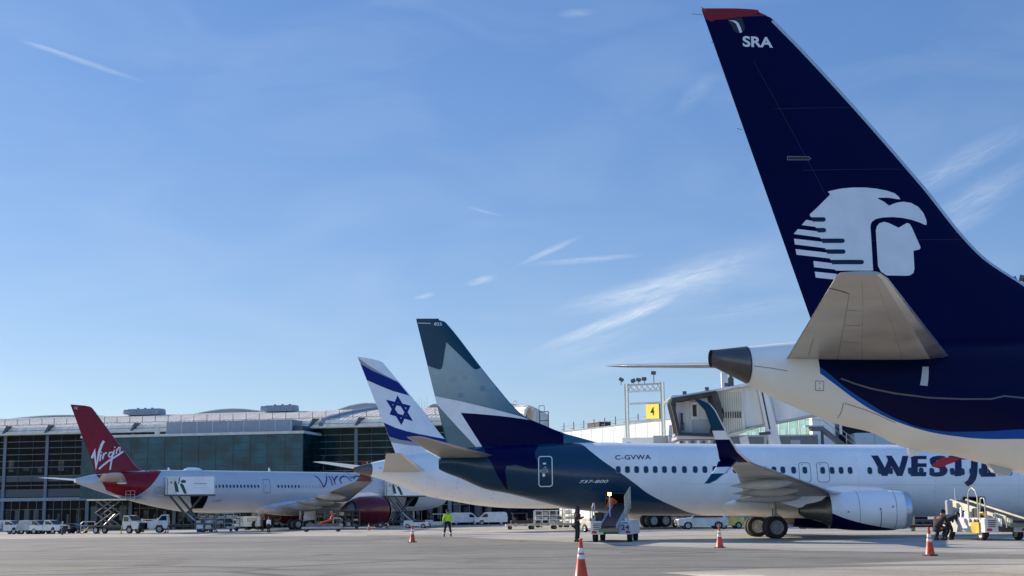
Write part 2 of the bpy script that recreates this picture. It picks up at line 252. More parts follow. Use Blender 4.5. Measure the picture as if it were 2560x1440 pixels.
def mat(name, col, rough=.5, metal=0., spec=.5, coat=0., var=.06, vs=1.5, streak=None, bump=0., bs=20., emit=None, alpha=None, ior=None):
    if name in MATS: return MATS[name]
    m = bpy.data.materials.new(name); MATS[name] = m; m.use_nodes = True; nt = m.node_tree; N = nt.nodes; L = nt.links
    b = N['Principled BSDF']; b.inputs['Roughness'].default_value = rough; b.inputs['Metallic'].default_value = metal
    b.inputs['Specular IOR Level'].default_value = spec; b.inputs['Coat Weight'].default_value = coat; b.inputs['Coat Roughness'].default_value = .08
    tc = N.new('ShaderNodeTexCoord'); mp = N.new('ShaderNodeMapping'); L.new(tc.outputs['Object'], mp.inputs[0])
    if streak: mp.inputs['Scale'].default_value = streak
    nz = N.new('ShaderNodeTexNoise'); nz.inputs['Scale'].default_value = vs; nz.inputs['Detail'].default_value = 6; L.new(mp.outputs[0], nz.inputs['Vector'])
    mr = N.new('ShaderNodeMapRange'); mr.inputs['From Min'].default_value = .3; mr.inputs['From Max'].default_value = .7; mr.inputs['To Min'].default_value = 1-var*2; mr.inputs['To Max'].default_value = 1+var
    L.new(nz.outputs['Fac'], mr.inputs['Value'])
    mx = N.new('ShaderNodeMix'); mx.data_type = 'RGBA'; mx.blend_type = 'MULTIPLY'; mx.inputs['Factor'].default_value = 1
    mx.inputs['A'].default_value = (*col, 1); L.new(mr.outputs[0], mx.inputs['B']); L.new(mx.outputs['Result'], b.inputs['Base Color'])
    rr = N.new('ShaderNodeMapRange'); rr.inputs['To Min'].default_value = rough*.8; rr.inputs['To Max'].default_value = min(1, rough*1.25); L.new(nz.outputs['Fac'], rr.inputs['Value']); L.new(rr.outputs[0], b.inputs['Roughness'])
    if bump:
        n2 = N.new('ShaderNodeTexNoise'); n2.inputs['Scale'].default_value = bs; n2.inputs['Detail'].default_value = 4; L.new(mp.outputs[0], n2.inputs['Vector'])
        bp = N.new('ShaderNodeBump'); bp.inputs['Strength'].default_value = bump; bp.inputs['Distance'].default_value = .02; L.new(n2.outputs['Fac'], bp.inputs['Height']); L.new(bp.outputs[0], b.inputs['Normal'])
    if emit: b.inputs['Emission Color'].default_value = (*emit[:3], 1); b.inputs['Emission Strength'].default_value = emit[3]
    if alpha is not None: b.inputs['Alpha'].default_value = alpha
    m['base'] = 1
    return m
def farther(o, k):
    """rebuild a thing k times larger and k times farther off"""
    x, y, z = o.location; o.location = (x*k, y*k, 1.5+(z-1.5)*k); o.scale = (k, k, k)
class MB:
    """collects shapes and links them as ONE mesh object"""
    def __init__(self): self.v = []; self.f = []; self.m = []; self.s = []; self.mats = []
    def mi(self, m):
        if m not in self.mats: self.mats.append(m)
        return self.mats.index(m)
    def add(self, vs, fs, m, smooth=False):
        n = len(self.v); self.v += [tuple(p) for p in vs]; k = self.mi(m)
        for f in fs: self.f.append([n+i for i in f]); self.m.append(k); self.s.append(smooth)
        return self
    def box(self, x0, x1, y0, y1, z0, z1, m, T=None):
        p = [(x, y, z) for z in (z0, z1) for y in (y0, y1) for x in (x0, x1)]
        if T is not None: p = [T @ Vector(q) for q in p]
        return self.add(p, [(0, 2, 3, 1), (4, 5, 7, 6), (0, 1, 5, 4), (2, 6, 7, 3), (0, 4, 6, 2), (1, 3, 7, 5)], m)
    def rbox(self, x0, x1, y0, y1, z0, z1, m, b=.04):
        """box with chamfered vertical and top edges"""
        P = []
        for z, k in ((z0, 0), (z1-b, 0), (z1, b)):
            xa, xb, ya, yb = x0+k, x1-k, y0+k, y1-k
            P.append([(xa+b, ya, z), (xb-b, ya, z), (xb, ya+b, z), (xb, yb-b, z), (xb-b, yb, z), (xa+b, yb, z), (xa, yb-b, z), (xa, ya+b, z)])
        return self.loft(P, m, smooth=False)
    def cyl(self, p0, p1, r0, m, r1=None, n=12, caps=True, smooth=True):
        p0, p1 = Vector(p0), Vector(p1); r1 = r0 if r1 is None else r1; d = (p1-p0).normalized()
        u = d.orthogonal().normalized(); w = d.cross(u)
        A = [[p+u*r*math.cos(t*2*math.pi/n)+w*r*math.sin(t*2*math.pi/n) for t in range(n)] for p, r in ((p0, r0), (p1, r1))]
        self.add(A[0]+A[1], [(i, (i+1) % n, n+(i+1) % n, n+i) for i in range(n)], m, smooth)
        if caps: self.add(A[0], [list(range(n))[::-1]], m); self.add(A[1], [list(range(n))], m)
        return self
    def tube(self, pts, r, m, n=6):
        for a, b in zip(pts, pts[1:]): self.cyl(a, b, r, m, n=n, caps=True)
        return self
    def loft(self, rings, m, smooth=True, caps=True, closed=True):
        n = len(rings[0]); V = [p for r in rings for p in r]; F = []
        for k in range(len(rings)-1):
            for i in range(n if closed else n-1):
                j = (i+1) % n; F.append((k*n+i, k*n+j, (k+1)*n+j, (k+1)*n+i))
        self.add(V, F, m, smooth)
        if caps: self.add(rings[0], [list(range(n))[::-1]], m); self.add(rings[-1], [list(range(n))], m)
        return self
    def prism(self, poly, y0, y1, m, ins=None, T=None):
        """side outline (x,z) given width from y0 to y1; ins(z) narrows the body with height"""
        f = ins or (lambda z: 0); A = [(x, y0+f(z), z) for x, z in poly]; B = [(x, y1-f(z), z) for x, z in poly]
        if T is not None: A = [T @ Vector(p) for p in A]; B = [T @ Vector(p) for p in B]
        n = len(poly); self.add(A+B, [(i, (i+1) % n, n+(i+1) % n, n+i) for i in range(n)], m)
        bm = bmesh.new(); vs = [bm.verts.new((x, 0, z)) for x, z in poly]; fc = bm.faces.new(vs); r = bmesh.ops.triangulate(bm, faces=[fc]); bm.verts.index_update()
        tr = [[v.index for v in t.verts] for t in r['faces']]; bm.free()
        self.add(A, tr, m); self.add(B, [t[::-1] for t in tr], m); return self
    def lathe(self, prof, cx, cy, cz, m, axis='x', n=24, smooth=True):
        """prof = (along, radius) pairs about an axis through (cx,cy,cz)"""
        rings = []
        for a, r in prof:
            ring = []
            for k in range(n):
                t = 2*math.pi*k/n; c, s = r*math.cos(t), r*math.sin(t)
                ring.append((a, cy+c, cz+s) if axis == 'x' else ((cx+c, a, cz+s) if axis == 'y' else (cx+c, cy+s, a)))
            rings.append(ring)
        return self.loft(rings, m, smooth, caps=False)
    def decal(self, poly, fn, m, cell=.5, fan=None):
        """flat outline (s,z) laid on a curved surface: cut into cells, then mapped by fn(s,z)"""
        bm = bmesh.new()
        if fan: polys = fan
        else: polys = [poly]
        for pl in polys:
            try: bm.faces.new([bm.verts.new((p[0], p[1], 0)) for p in pl])
            except ValueError: pass
        bmesh.ops.triangulate(bm, faces=bm.faces[:])
        for ax in (0, 1):
            lo = min(v.co[ax] for v in bm.verts); hi = max(v.co[ax] for v in bm.verts); k = math.floor(lo/cell)*cell+cell
            while k < hi:
                no = (1, 0, 0) if ax == 0 else (0, 1, 0); co = (k, 0, 0) if ax == 0 else (0, k, 0)
                bmesh.ops.bisect_plane(bm, geom=bm.verts[:]+bm.edges[:]+bm.faces[:], plane_co=co, plane_no=no); k += cell
        bm.verts.index_update(); V = [fn(v.co[0], v.co[1]) for v in bm.verts]; F = [[v.index for v in f.verts] for f in bm.faces]; bm.free()
        return self.add(V, F, m, True)
    def stroke(self, pts, w, fn, m, closed=False, cell=.5, taper=None):
        """a painted line of width w through pts (s,z)"""
        P = [Vector(p) for p in pts]; n = len(P); Lf, Rt = [], []
        for i in range(n):
            a = P[(i-1) % n] if (closed or i) else P[i]; b = P[(i+1) % n] if (closed or i < n-1) else P[i]
            d1 = (P[i]-a).normalized() if (P[i]-a).length > 1e-6 else (b-P[i]).normalized(); d2 = (b-P[i]).normalized() if (b-P[i]).length > 1e-6 else d1
            t = (d1+d2).normalized() if (d1+d2).length > 1e-3 else d1; nn = Vector((-t.y, t.x)); k = 1/max(.35, abs(nn.dot(Vector((-d1.y, d1.x)))))
            ww = w*(taper[i] if taper else 1)/2*k; Lf.append(P[i]+nn*ww); Rt.append(P[i]-nn*ww)
        qs = []
        for i in range(n if closed else n-1):
            j = (i+1) % n; qs.append([tuple(Lf[i]), tuple(Lf[j]), tuple(Rt[j]), tuple(Rt[i])])
        return self.decal(None, fn, m, cell, fan=qs)
    def text(self, s, fn, m, x0, z0, h, width=None, bold=0., shear=0., cell=.4, slope=0., sp=1.):
        """lettering: baseline start (x0,z0), cap height h, total width"""
        cu = bpy.data.curves.new('t', 'FONT'); cu.body = s; cu.offset = bold; cu.shear = shear; cu.space_character = sp; cu.resolution_u = 6
        o = bpy.data.objects.new('t', cu); S.collection.objects.link(o); bpy.context.view_layer.update()
        me = o.to_mesh(); co = [v.co.copy() for v in me.vertices]; fs = [list(p.vertices) for p in me.polygons]
        o.to_mesh_clear(); bpy.data.objects.remove(o); bpy.data.curves.remove(cu)
        xs = [c.x for c in co]; ys = [c.y for c in co]; k = h/(max(ys)-min(ys)); kx = width/(max(xs)-min(xs)) if width else k; mx, my = min(xs), min(ys)
        P = [(x0+(c.x-mx)*kx, z0+(c.y-my)*k+slope*(c.x-mx)*kx) for c in co]
        return self.decal(None, fn, m, cell, fan=[[P[i] for i in f] for f in fs])
    def build(self, name, parent=None, loc=None):
        me = bpy.data.meshes.new(name); me.from_pydata(self.v, [], self.f)
        for m in self.mats: me.materials.append(m)
        me.polygons.foreach_set('material_index', self.m); me.polygons.foreach_set('use_smooth', self.s)
        me.update(); me.validate()
        o = bpy.data.objects.new(name, me); S.collection.objects.link(o)
        if parent: o.parent = parent
        if loc: o.location = loc
        return o
def sm(a, b, x):
    t = max(0, min(1, (x-a)/(b-a))); return t*t*(3-2*t)
def hgt(x, y):      # the apron falls gently away to the left
    return -sm(95, 150, y)*(.2+.25*sm(25, -15, x)+.25*sm(-25, -70, x))
def at(px, p, z=0.):
    """point on the apron in the direction of picture column px, where one metre spans p picture units"""
    Y = 3440/p; X = (px-1286)/3413*Y*.9867
    return (X, Y, hgt(X, Y)+z)
# ---------------------------------------------------------------- materials
WHITE = mat('white paint', (.82, .82, .82), .28, coat=.25, var=.03, vs=.6)
WHITE2 = mat('white enamel', (.66, .66, .64), .4, var=.08, vs=2)
GREYP = mat('grey paint', (.36, .38, .40), .4, var=.08, vs=1.2)
LTGREY = mat('light grey paint', (.52, .53, .53), .38, coat=.1, var=.07, vs=1.)
WING = mat('wing grey paint', (.40, .39, .36), .36, var=.22, vs=.9, streak=(.6, 2.5, 1))
DKGREY = mat('dark grey metal', (.07, .07, .075), .45, var=.2, vs=3)
METAL = mat('bare metal', (.62, .64, .66), .3, metal=.85, var=.06)
EXH = mat('exhaust metal', (.17, .155, .14), .38, metal=.75, var=.2, vs=4, streak=(.4, 3, 3))
STEEL = mat('galvanised steel', (.42, .43, .44), .5, metal=.3, var=.12)
BLACK = mat('black', (.012, .012, .014), .5, var=.1)
HOLE = mat('dark interior', (.006, .006, .007), .9, spec=.05, var=.1)
RUBBER = mat('rubber', (.018, .018, .018), .8, var=.25, vs=5)
GLASS = mat('cabin window', (.015, .02, .03), .12, var=.2)
GLASS2 = mat('vehicle glass', (.02, .025, .03), .08, var=.2)
NAVY = mat('navy paint', (.001, .003, .046), .3, coat=.0, spec=.08, var=.05)
NAVYF = mat('navy fin paint', (.001, .002, .040), .4, coat=.0, spec=.07, var=.08, vs=.5)
SLOTB = mat('slot navy paint', (.008, .015, .05), .3, spec=.3, var=.05)
BLUE = mat('bright blue paint', (.015, .09, .42), .25, coat=.2, var=.04)
FLAGBLUE = mat('flag blue paint', (.005, .015, .17), .35, spec=.25, coat=.0, var=.06)
TEAL = mat('teal paint', (.006, .07, .095), .2, coat=.4, var=.1, vs=.5)
DTEAL = mat('dark teal paint', (.003, .050, .095), .3, spec=.2, coat=.0, var=.05)
RED = mat('deep red paint', (.21, .003, .014), .28, spec=.25, coat=.05, var=.06)
REDTIP = mat('tip red paint', (.22, .006, .010), .35, spec=.3, var=.05)
LEAF = mat('leaf red paint', (.50, .018, .012), .35, var=.05)
LOGOW = mat('logo white', (.74, .76, .79), .35, var=.04, vs=2)
GREYBAND = mat('band grey', (.34, .34, .33), .35, var=.03)
LINE = mat('panel line', (.22, .22, .21), .5, var=.1)
NAVYTXT = mat('navy lettering', (.008, .010, .055), .3, var=.03)
VIOLET = mat('violet lettering', (.05, .03, .14), .3, var=.03)
REDENG = mat('engine red paint', (.085, .001, .010), .22, spec=.4, coat=.15, var=.06)
YEL = mat('yellow paint', (.62, .42, .03), .45, var=.12)
CREAM = mat('cream paint', (.58, .54, .40), .5, var=.12)
ORANGE = mat('orange plastic', (.75, .07, .02), .45, var=.16, vs=4)
COLLAR = mat('white reflective collar', (.82, .82, .80), .35, var=.08, vs=8)
HIVIS = mat('hi-vis yellow cloth', (.48, .80, .03), .8, var=.12, vs=6)
ORVEST = mat('orange cloth', (.75, .12, .02), .8, var=.12, vs=6)
NAVYC = mat('dark navy cloth', (.012, .012, .02), .85, var=.2, vs=6)
MAROON = mat('maroon cloth', (.06, .012, .014), .85, var=.2, vs=6)
SKIN = mat('skin', (.30, .16, .10), .6, var=.05)
GREEN = mat('leaf green paint', (.008, .06, .035), .45, var=.2)

def curve_livery(name, layers, base, rough=.32, coat=.0, spec=.07):
    """paint scheme: each layer = (axis in, [(in, out)...], rule, colour, limit) with rule 'below'/'above' the curve out(in)"""
    m = mat(name, base, rough, coat=coat, spec=spec, var=.05, vs=.5); nt = m.node_tree; N = nt.nodes; L = nt.links
    mul = [n for n in N if n.type == 'MIX'][0]; tc = [n for n in N if n.type == 'TEX_COORD'][0]
    sep = N.new('ShaderNodeSeparateXYZ'); L.new(tc.outputs['Object'], sep.inputs[0]); prev = None
    for ax, pts, rule, col, lim in layers:
        ai, ao = (0, 2) if ax == 's' else (2, 0); xs = [p[0] for p in pts]; ys = [p[1] for p in pts]
        a, b, c, d = min(xs), max(xs), min(ys)-.01, max(ys)+.01
        fc = N.new('ShaderNodeFloatCurve'); cv = fc.mapping.curves[0]
        q = sorted(((x-a)/(b-a), (y-c)/(d-c)) for x, y in pts)
        cv.points[0].location = q[0]; cv.points[-1].location = q[-1]
        for t in q[1:-1]: cv.points.new(*t)
        for p in cv.points: p.handle_type = 'AUTO_CLAMPED'
        fc.mapping.update()
        r1 = N.new('ShaderNodeMapRange'); r1.inputs['From Min'].default_value = a; r1.inputs['From Max'].default_value = b; L.new(sep.outputs[ai], r1.inputs['Value']); L.new(r1.outputs[0], fc.inputs['Value'])
        r2 = N.new('ShaderNodeMapRange'); r2.inputs['To Min'].default_value = c; r2.inputs['To Max'].default_value = d; L.new(fc.outputs[0], r2.inputs['Value'])
        cmp_ = N.new('ShaderNodeMath'); cmp_.operation = 'LESS_THAN' if rule == 'below' else 'GREATER_THAN'; L.new(sep.outputs[ao], cmp_.inputs[0]); L.new(r2.outputs[0], cmp_.inputs[1]); fac = cmp_.outputs[0]
        if lim is not None:
            g = N.new('ShaderNodeMath'); g.operation = 'GREATER_THAN'; L.new(sep.outputs[0], g.inputs[0]); g.inputs[1].default_value = lim
            mm = N.new('ShaderNodeMath'); mm.operation = 'MULTIPLY'; L.new(fac, mm.inputs[0]); L.new(g.outputs[0], mm.inputs[1]); fac = mm.outputs[0]
        mx = N.new('ShaderNodeMix'); mx.data_type = 'RGBA'; L.new(fac, mx.inputs['Factor'])
        if prev is None: mx.inputs['A'].default_value = (*base, 1)
        else: L.new(prev, mx.inputs['A'])
        mx.inputs['B'].default_value = (*col, 1); prev = mx.outputs['Result']
    L.new(prev, mul.inputs['A'])
    return m
D = DATA
def ext(pts, lo, hi):
    p = list(pts); return [(lo, p[0][1])]+p+[(hi, p[-1][1])]
edge = sorted((z, s) for s, z in D['m_edge']); ee = [edge[0]]
for z, s in edge[1:]:
    if z > ee[-1][0]+.05: ee.append((z, s))
MID_LIV = curve_livery('teal white livery', [('z', [(.8, 17.6)]+ee, 'below', (.002, .038, .085), None)], (.82, .82, .82), .26, .08, .3)
nv = [p for p in D['a_navy'] if p[0] > 2.15]; bl = [p for p in D['a_blue'] if p[0] > 2.15]
NEAR_LIV = curve_livery('navy white livery', [('s', [(2.0, 4.45)]+bl+[(7.5, 2.9), (12, 3.0), (20, 4.2), (26, 5.4)], 'above', (.012, .085, .42), 2.1), ('s', [(2.0, 4.6)]+nv+[(7.5, 3.12), (12, 3.2), (20, 4.45), (26, 5.6)], 'above', (.0035, .005, .038), 2.1)], (.80, .79, .75))
def pattern_mat():
    """fine woven tribal pattern printed on the fin: silver over teal, with blue patches"""
    m = mat('woven fin pattern', (.05, .12, .15), .35, coat=.2, var=.05); nt = m.node_tree; N = nt.nodes; L = nt.links
    mul = [n for n in N if n.type == 'MIX'][0]; tc = [n for n in N if n.type == 'TEX_COORD'][0]
    mp = N.new('ShaderNodeMapping'); mp.inputs['Rotation'].default_value = (R(90), 0, 0); L.new(tc.outputs['Object'], mp.inputs[0])
    br = N.new('ShaderNodeTexBrick'); br.inputs['Scale'].default_value = 4.6; br.inputs['Mortar Size'].default_value = .075; br.offset = .5; br.inputs['Brick Width'].default_value = .36; br.inputs['Row Height'].default_value = .3
    br.inputs['Color1'].default_value = (.025, .14, .24, 1); br.inputs['Color2'].default_value = (.08, .20, .28, 1); br.inputs['Mortar'].default_value = (.46, .50, .44, 1); L.new(mp.outputs[0], br.inputs['Vector'])
    sep = N.new('ShaderNodeSeparateXYZ'); L.new(tc.outputs['Object'], sep.inputs[0])
    # silver in the middle of the fin, teal towards the root and leading edge
    r = N.new('ShaderNodeMapRange'); r.inputs['From Min'].default_value = 7.0; r.inputs['From Max'].default_value = 10.8; L.new(sep.outputs[2], r.inputs['Value'])
    g = N.new('ShaderNodeMix'); g.data_type = 'RGBA'; g.inputs['A'].default_value = (.003, .095, .16, 1); g.inputs['B'].default_value = (.22, .37, .46, 1); L.new(r.outputs[0], g.inputs['Factor'])
    r2 = N.new('ShaderNodeMapRange'); r2.inputs['From Min'].default_value = 6.2; r2.inputs['From Max'].default_value = 9.0; r2.inputs['To Max'].default_value = .5; L.new(sep.outputs[2], r2.inputs['Value'])
    x = N.new('ShaderNodeMix'); x.data_type = 'RGBA'; L.new(r2.outputs[0], x.inputs['Factor']); L.new(g.outputs['Result'], x.inputs['A']); L.new(br.outputs['Color'], x.inputs['B'])
    vn = N.new('ShaderNodeTexVoronoi'); vn.distance = 'CHEBYCHEV'; vn.inputs['Scale'].default_value = 1.7; L.new(mp.outputs[0], vn.inputs['Vector'])
    lt = N.new('ShaderNodeMath'); lt.operation = 'LESS_THAN'; lt.inputs[1].default_value = .24; L.new(vn.outputs['Distance'], lt.inputs[0])
    zz = N.new('ShaderNodeMapRange'); zz.inputs['From Min'].default_value = 9.6; zz.inputs['From Max'].default_value = 8.2; zz.inputs['To Max'].default_value = .6; L.new(sep.outputs[2], zz.inputs['Value'])
    ml = N.new('ShaderNodeMath'); ml.operation = 'MULTIPLY'; L.new(lt.outputs[0], ml.inputs[0]); L.new(zz.outputs[0], ml.inputs[1])
    y = N.new('ShaderNodeMix'); y.data_type = 'RGBA'; L.new(ml.outputs[0], y.inputs['Factor']); L.new(x.outputs['Result'], y.inputs['A']); y.inputs['B'].default_value = (.02, .13, .28, 1)
    L.new(y.outputs['Result'], mul.inputs['A'])
    return m
PATTERN = pattern_mat()

# ---------------------------------------------------------------- aircraft kit (s forward, y to the left wing, z up)
def foil(x): return 1.4845*max(x, 0)**.5-.63*x-1.758*x*x+1.4215*x**3-.5075*x**4
def lift(mb, st, m, mle=None, n=9):
    """st rows: (y, z, s_lead, s_trail, half thickness, bank) ; bank 0 = flat, 90 = upright"""
    xs = [(1-math.cos(math.pi*i/n))/2 for i in range(n+1)]; rings = []
    for y, z, a, b, t, bk in st:
        sg = -1 if y <= 0 else 1; ny, nz = (math.sin(R(bk))*(-sg)), math.cos(R(bk)); c = a-b; r = []
        for x in xs: h = t*foil(x)*1.0; r.append((a-x*c, y+ny*h, z+nz*h))
        for x in xs[::-1][1:-1]: h = -t*foil(x)*.8; r.append((a-x*c, y+ny*h, z+nz*h))
        rings.append(r)
    k = len(rings[0]); V = [p for r in rings for p in r]; F = []; FL = []
    for i in range(len(rings)-1):
        for j in range(k):
            q = (i*k+j, i*k+(j+1) % k, (i+1)*k+(j+1) % k, (i+1)*k+j); (FL if (mle and j in (0, 1, k-1, k-2)) else F).append(q)
    mb.add(V, F, m, True)
    if mle: mb.add(V, FL, mle, True)
    mb.add(rings[-1], [list(range(k))], m); mb.add(rings[0], [list(range(k))[::-1]], m)
    return mb
def rrect(cx, cz, w, h, r, n=4, lean=0.):
    P = []
    for qx, qz, a0 in ((1, 1, 0), (-1, 1, 90), (-1, -1, 180), (1, -1, 270)):
        for i in range(n+1):
            a = R(a0+90*i/n); P.append((cx+qx*(w/2-r)+r*math.cos(a), cz+qz*(h/2-r)+r*math.sin(a)))
    return [(x+lean*(z-cz), z) for x, z in P]
def fuselage(fu, m, step=.3, n=96):
    mb = MB(); rings = []; k = max(10, int((fu.s1-fu.s0)/step)); 
    ss = [fu.s0+(fu.s1-fu.s0)*i/k for i in range(k+1)]
    for s in ss:
        b, t, w = fu.zb(s), fu.zt(s), fu.hw(s); c, h = (b+t)/2, (t-b)/2
        rings.append([(s, w*math.cos(2*math.pi*i/n), c+h*math.sin(2*math.pi*i/n)) for i in range(n)])
    mb.loft(rings, m); return mb
def window_part(fu, s, z, w, h, root, frame=WHITE, pane=GLASS, rim=.035, side=-1):
    mb = MB(); fn = lambda e: (lambda a, b: fu.pos(a, b, e, side))
    mb.decal(rrect(s, z, w+2*rim, h+2*rim, min(w, h)*.42+rim, 3), fn(.012), frame, 9); mb.decal(rrect(s, z, w, h, min(w, h)*.42, 3), fn(.02), pane, 9)
    return mb.build('window', root)
def fin_part(fn_, m, name='tail_fin', mle=None, rows=26):
    mb = MB(); n = 14; xs = [(1-math.cos(math.pi*i/n))/2 for i in range(n+1)]; rings = []
    for i in range(rows+1):
        q = i/rows; q = 1-(1-q)**1.5 if q > .5 else q*(1-.5**1.5)/.5
        z = fn_.z0+(fn_.z1-fn_.z0)*q; a, b = fn_.te(z), fn_.le(z); t = fn_.tm(z)
        pr = [(b-x*(b-a), t*foil(x)) for x in xs]; rings.append([(s, -y, z) for s, y in pr]+[(s, y, z) for s, y in pr[::-1][1:-1]])
    k = len(rings[0]); V = [p for r in rings for p in r]; F, FL = [], []
    for i in range(rows):
        for j in range(k): (FL if mle and j in (0, k-1) else F).append((i*k+j, i*k+(j+1) % k, (i+1)*k+(j+1) % k, (i+1)*k+j))
    mb.add(V, F, m, True)
    if mle: mb.add(V, FL, mle, True)
    mb.add(rings[-1], [list(range(k))], m)
    return mb
def wheel_mb(r, w, cy, x, z, hub=STEEL):
    mb = MB(); mb.lathe([(cy-w/2, r*.62), (cy-w/2, r*.9), (cy-w*.36, r), (cy+w*.36, r), (cy+w/2, r*.9), (cy+w/2, r*.62)], x, 0, z, RUBBER, 'y', 28)
    for sg in (-1, 1):
        mb.lathe([(cy+sg*w*.5, r*.62), (cy+sg*w*.40, r*.56), (cy+sg*w*.34, r*.34), (cy+sg*w*.42, r*.2), (cy+sg*w*.44, .001)], x, 0, z, hub, 'y', 20)
        for k in range(8): a = k*math.pi/4; mb.cyl((x+math.cos(a)*r*.42, cy+sg*w*.36, z+math.sin(a)*r*.42), (x+math.cos(a)*r*.42, cy+sg*w*.40, z+math.sin(a)*r*.42), r*.05, DKGREY, n=6)
    return mb
def gear(root, s, y, wheels, r, w, top, ground=0., col=LTGREY, door=None, hub=STEEL):
    mb = MB(); zc = ground+r
    mb.cyl((s, y, top), (s, y, zc+.15), .13*r/.56, col).cyl((s, y, zc+.5), (s, y, zc-.05), .085*r/.56, METAL)
    ss = [a for a, b in wheels]
    if max(ss)-min(ss) > .2: mb.cyl((s+min(ss), y, zc), (s+max(ss), y, zc), .12, col)
    for a in sorted(set(ss)):
        ys = [b for q, b in wheels if q == a]; mb.cyl((s+a, y+min(ys), zc), (s+a, y+max(ys), zc), .075, DKGREY)
    mb.tube([(s+.08, y, zc+.75), (s+.5, y, zc+.45), (s+.12, y, zc+.1)], .035, col); mb.tube([(s, y, top-.4), (s, y*.3, top-.1)], .06, col); mb.tube([(s-.1, y-.12, zc+1), (s-.12, y-.1, zc+.1)], .02, BLACK)
    g = mb.build('landing_gear', root)
    for a, b in wheels: wheel_mb(r, w, y+b, s+a, zc, hub).build('wheel', g)
    if door:
        db = MB(); db.prism(door[0], door[1]-.04, door[1]+.04, door[2]); db.build('gear_door', g)
    return g
def engine(root, prof, y, zc, m, core, lip=METAL, pylon=None, squash=1., extra=None, fan=True):
    mb = MB(); mb.lathe(prof, 0, y, zc, m, 'x', 40)
    s1, r1 = prof[-1]; mb.lathe([(s1, r1), (s1-.35, r1*.86), (s1-1.1, r1*.88)], 0, y, zc, DKGREY, 'x', 40)
    if extra: extra(mb)
    e = mb.build('engine', root)
    l = MB(); l.lathe([(s1-.32, prof[-2][1]*1.012+.004), (s1-.1, r1*1.05), (s1+.02, r1*1.0), (s1-.02, r1*.93), (s1-.3, r1*.88)], 0, y, zc, lip, 'x', 40); l.build('intake_lip', e)
    f = MB(); f.cyl((s1-1.1, y, zc), (s1-1.14, y, zc), r1*.87, BLACK, n=40); f.lathe([(s1-1.09, r1*.28), (s1-.75, .02)], 0, y, zc, DKGREY, 'x', 20)
    for k in range(22):
        a = k*2*math.pi/22; c, s_ = math.cos(a), math.sin(a); c2, s2 = math.cos(a+.13), math.sin(a+.13); rr = r1*.86
        f.add([(s1-1.08, y+c*r1*.27, zc+s_*r1*.27), (s1-1.02, y+c*rr, zc+s_*rr), (s1-1.1, y+c2*rr, zc+s2*rr), (s1-1.1, y+c2*r1*.27, zc+s2*r1*.27)], [(0, 1, 2, 3)], DKGREY)
    f.build('fan', e)
    x = MB(); x.lathe(core, 0, y, zc, EXH, 'x', 32); s0, r0 = prof[0]; x.cyl((s0+.05, y, zc), (s0+.02, y, zc), r0*.97, BLACK, n=40); x.build('exhaust_nozzle', e)
    if pylon: p = MB(); p.prism(pylon[0], y-pylon[1], y+pylon[1], pylon[2]); p.build('pylon', e)
    return e
def canoe(s0, s1, y, z0, z1, w, h, m):
    """flap track fairing from its tail (s0,z0) to its nose (s1,z1)"""
    mb = MB(); rings = []
    for i in range(15):
        t = i/14; k = max(.04, math.sin(math.pi*min(1, t*.72+.04+.28*t*t))**.75 if t < 1 else .04); k = max(.04, (4*t*(1-t))**.55 if t > .5 else (min(1, t*2.0))**.8)
        s = s0+(s1-s0)*t; z = z0+(z1-z0)*t; rings.append([(s, y+w/2*k*math.cos(a*math.pi/6), z+h/2*k*math.sin(a*math.pi/6)) for a in range(12)])
    return mb.loft(rings, m)
def F_(fu, e=.012, side=-1): return lambda s, z: fu.pos(s, z, e, side)
def outline(mb, pts, w, fn, m): return mb.stroke(pts, w, fn, m, closed=True, cell=.2)

# ================================================================ 1. the near navy jet
j = thing('airliner', 'nearest airliner, white and navy, with a red fin tip and a feathered head emblem', 'airliner', (4.35, 29.4, 0), R(10))
mb = fuselage(NEAR_FUS, NEAR_LIV, .2, 112); f1 = F_(NEAR_FUS, .007); f2 = F_(NEAR_FUS, .010)
for k, w, c in (('a_panel', .012, 1), ('a_seam1', .014, 0), ('a_seam2', .012, 0), ('a_seam4', .014, 0)): mb.stroke(D[k], w, f1, LINE, closed=bool(c), cell=.15)
mb.stroke(D['a_rail'], .035, f2, mat('rail paint', (.10, .11, .13), .3), cell=.2)
mb.decal(D['a_strip'], f1, LTGREY, .2)
for ds, dz in ((0, -.05), (0, .05)): mb.decal(rrect(sum(p[0] for p in D['a_panel'])/4+ds, sum(p[1] for p in D['a_panel'])/4+dz, .018, .022, .008), f1, BLACK, 1)
mb.build('fuselage', j)
mb = MB(); rings = []
for i in range(9):
    s = -.07+.79*i/8; b, t, w = NEAR_FUS.zb(s)-.012, NEAR_FUS.zt(s)+.012, NEAR_FUS.hw(s)+.012; rings.append([(s, w*math.cos(2*math.pi*k/40), (b+t)/2+(t-b)/2*math.sin(2*math.pi*k/40)) for k in range(40)])
mb.loft(rings, mat('cone metal', (.13, .125, .12), .33, metal=.6, var=.12, vs=2), caps=False); mb.cyl((-.012, 0, 4.755), (-.016, 0, 4.755), .16, HOLE, n=30)
mb.stroke([(.71, NEAR_FUS.zb(.71)+.01), (.71, NEAR_FUS.zt(.71)-.01)], .02, F_(NEAR_FUS, .02), BLACK, cell=.05)
mb.build('exhaust_cone', j)
mb = fin_part(NEAR_FIN, NAVYF, mle=METAL, rows=40); q = lambda e: (lambda s, z: NEAR_FIN.pos(s, z, e))
mb.decal(D['redtip'], q(.004), REDTIP, .15); mb.decal(D['tipdark'], q(.006), BLACK, .2); mb.decal(D['tipmark'], q(.009), LOGOW, .2)
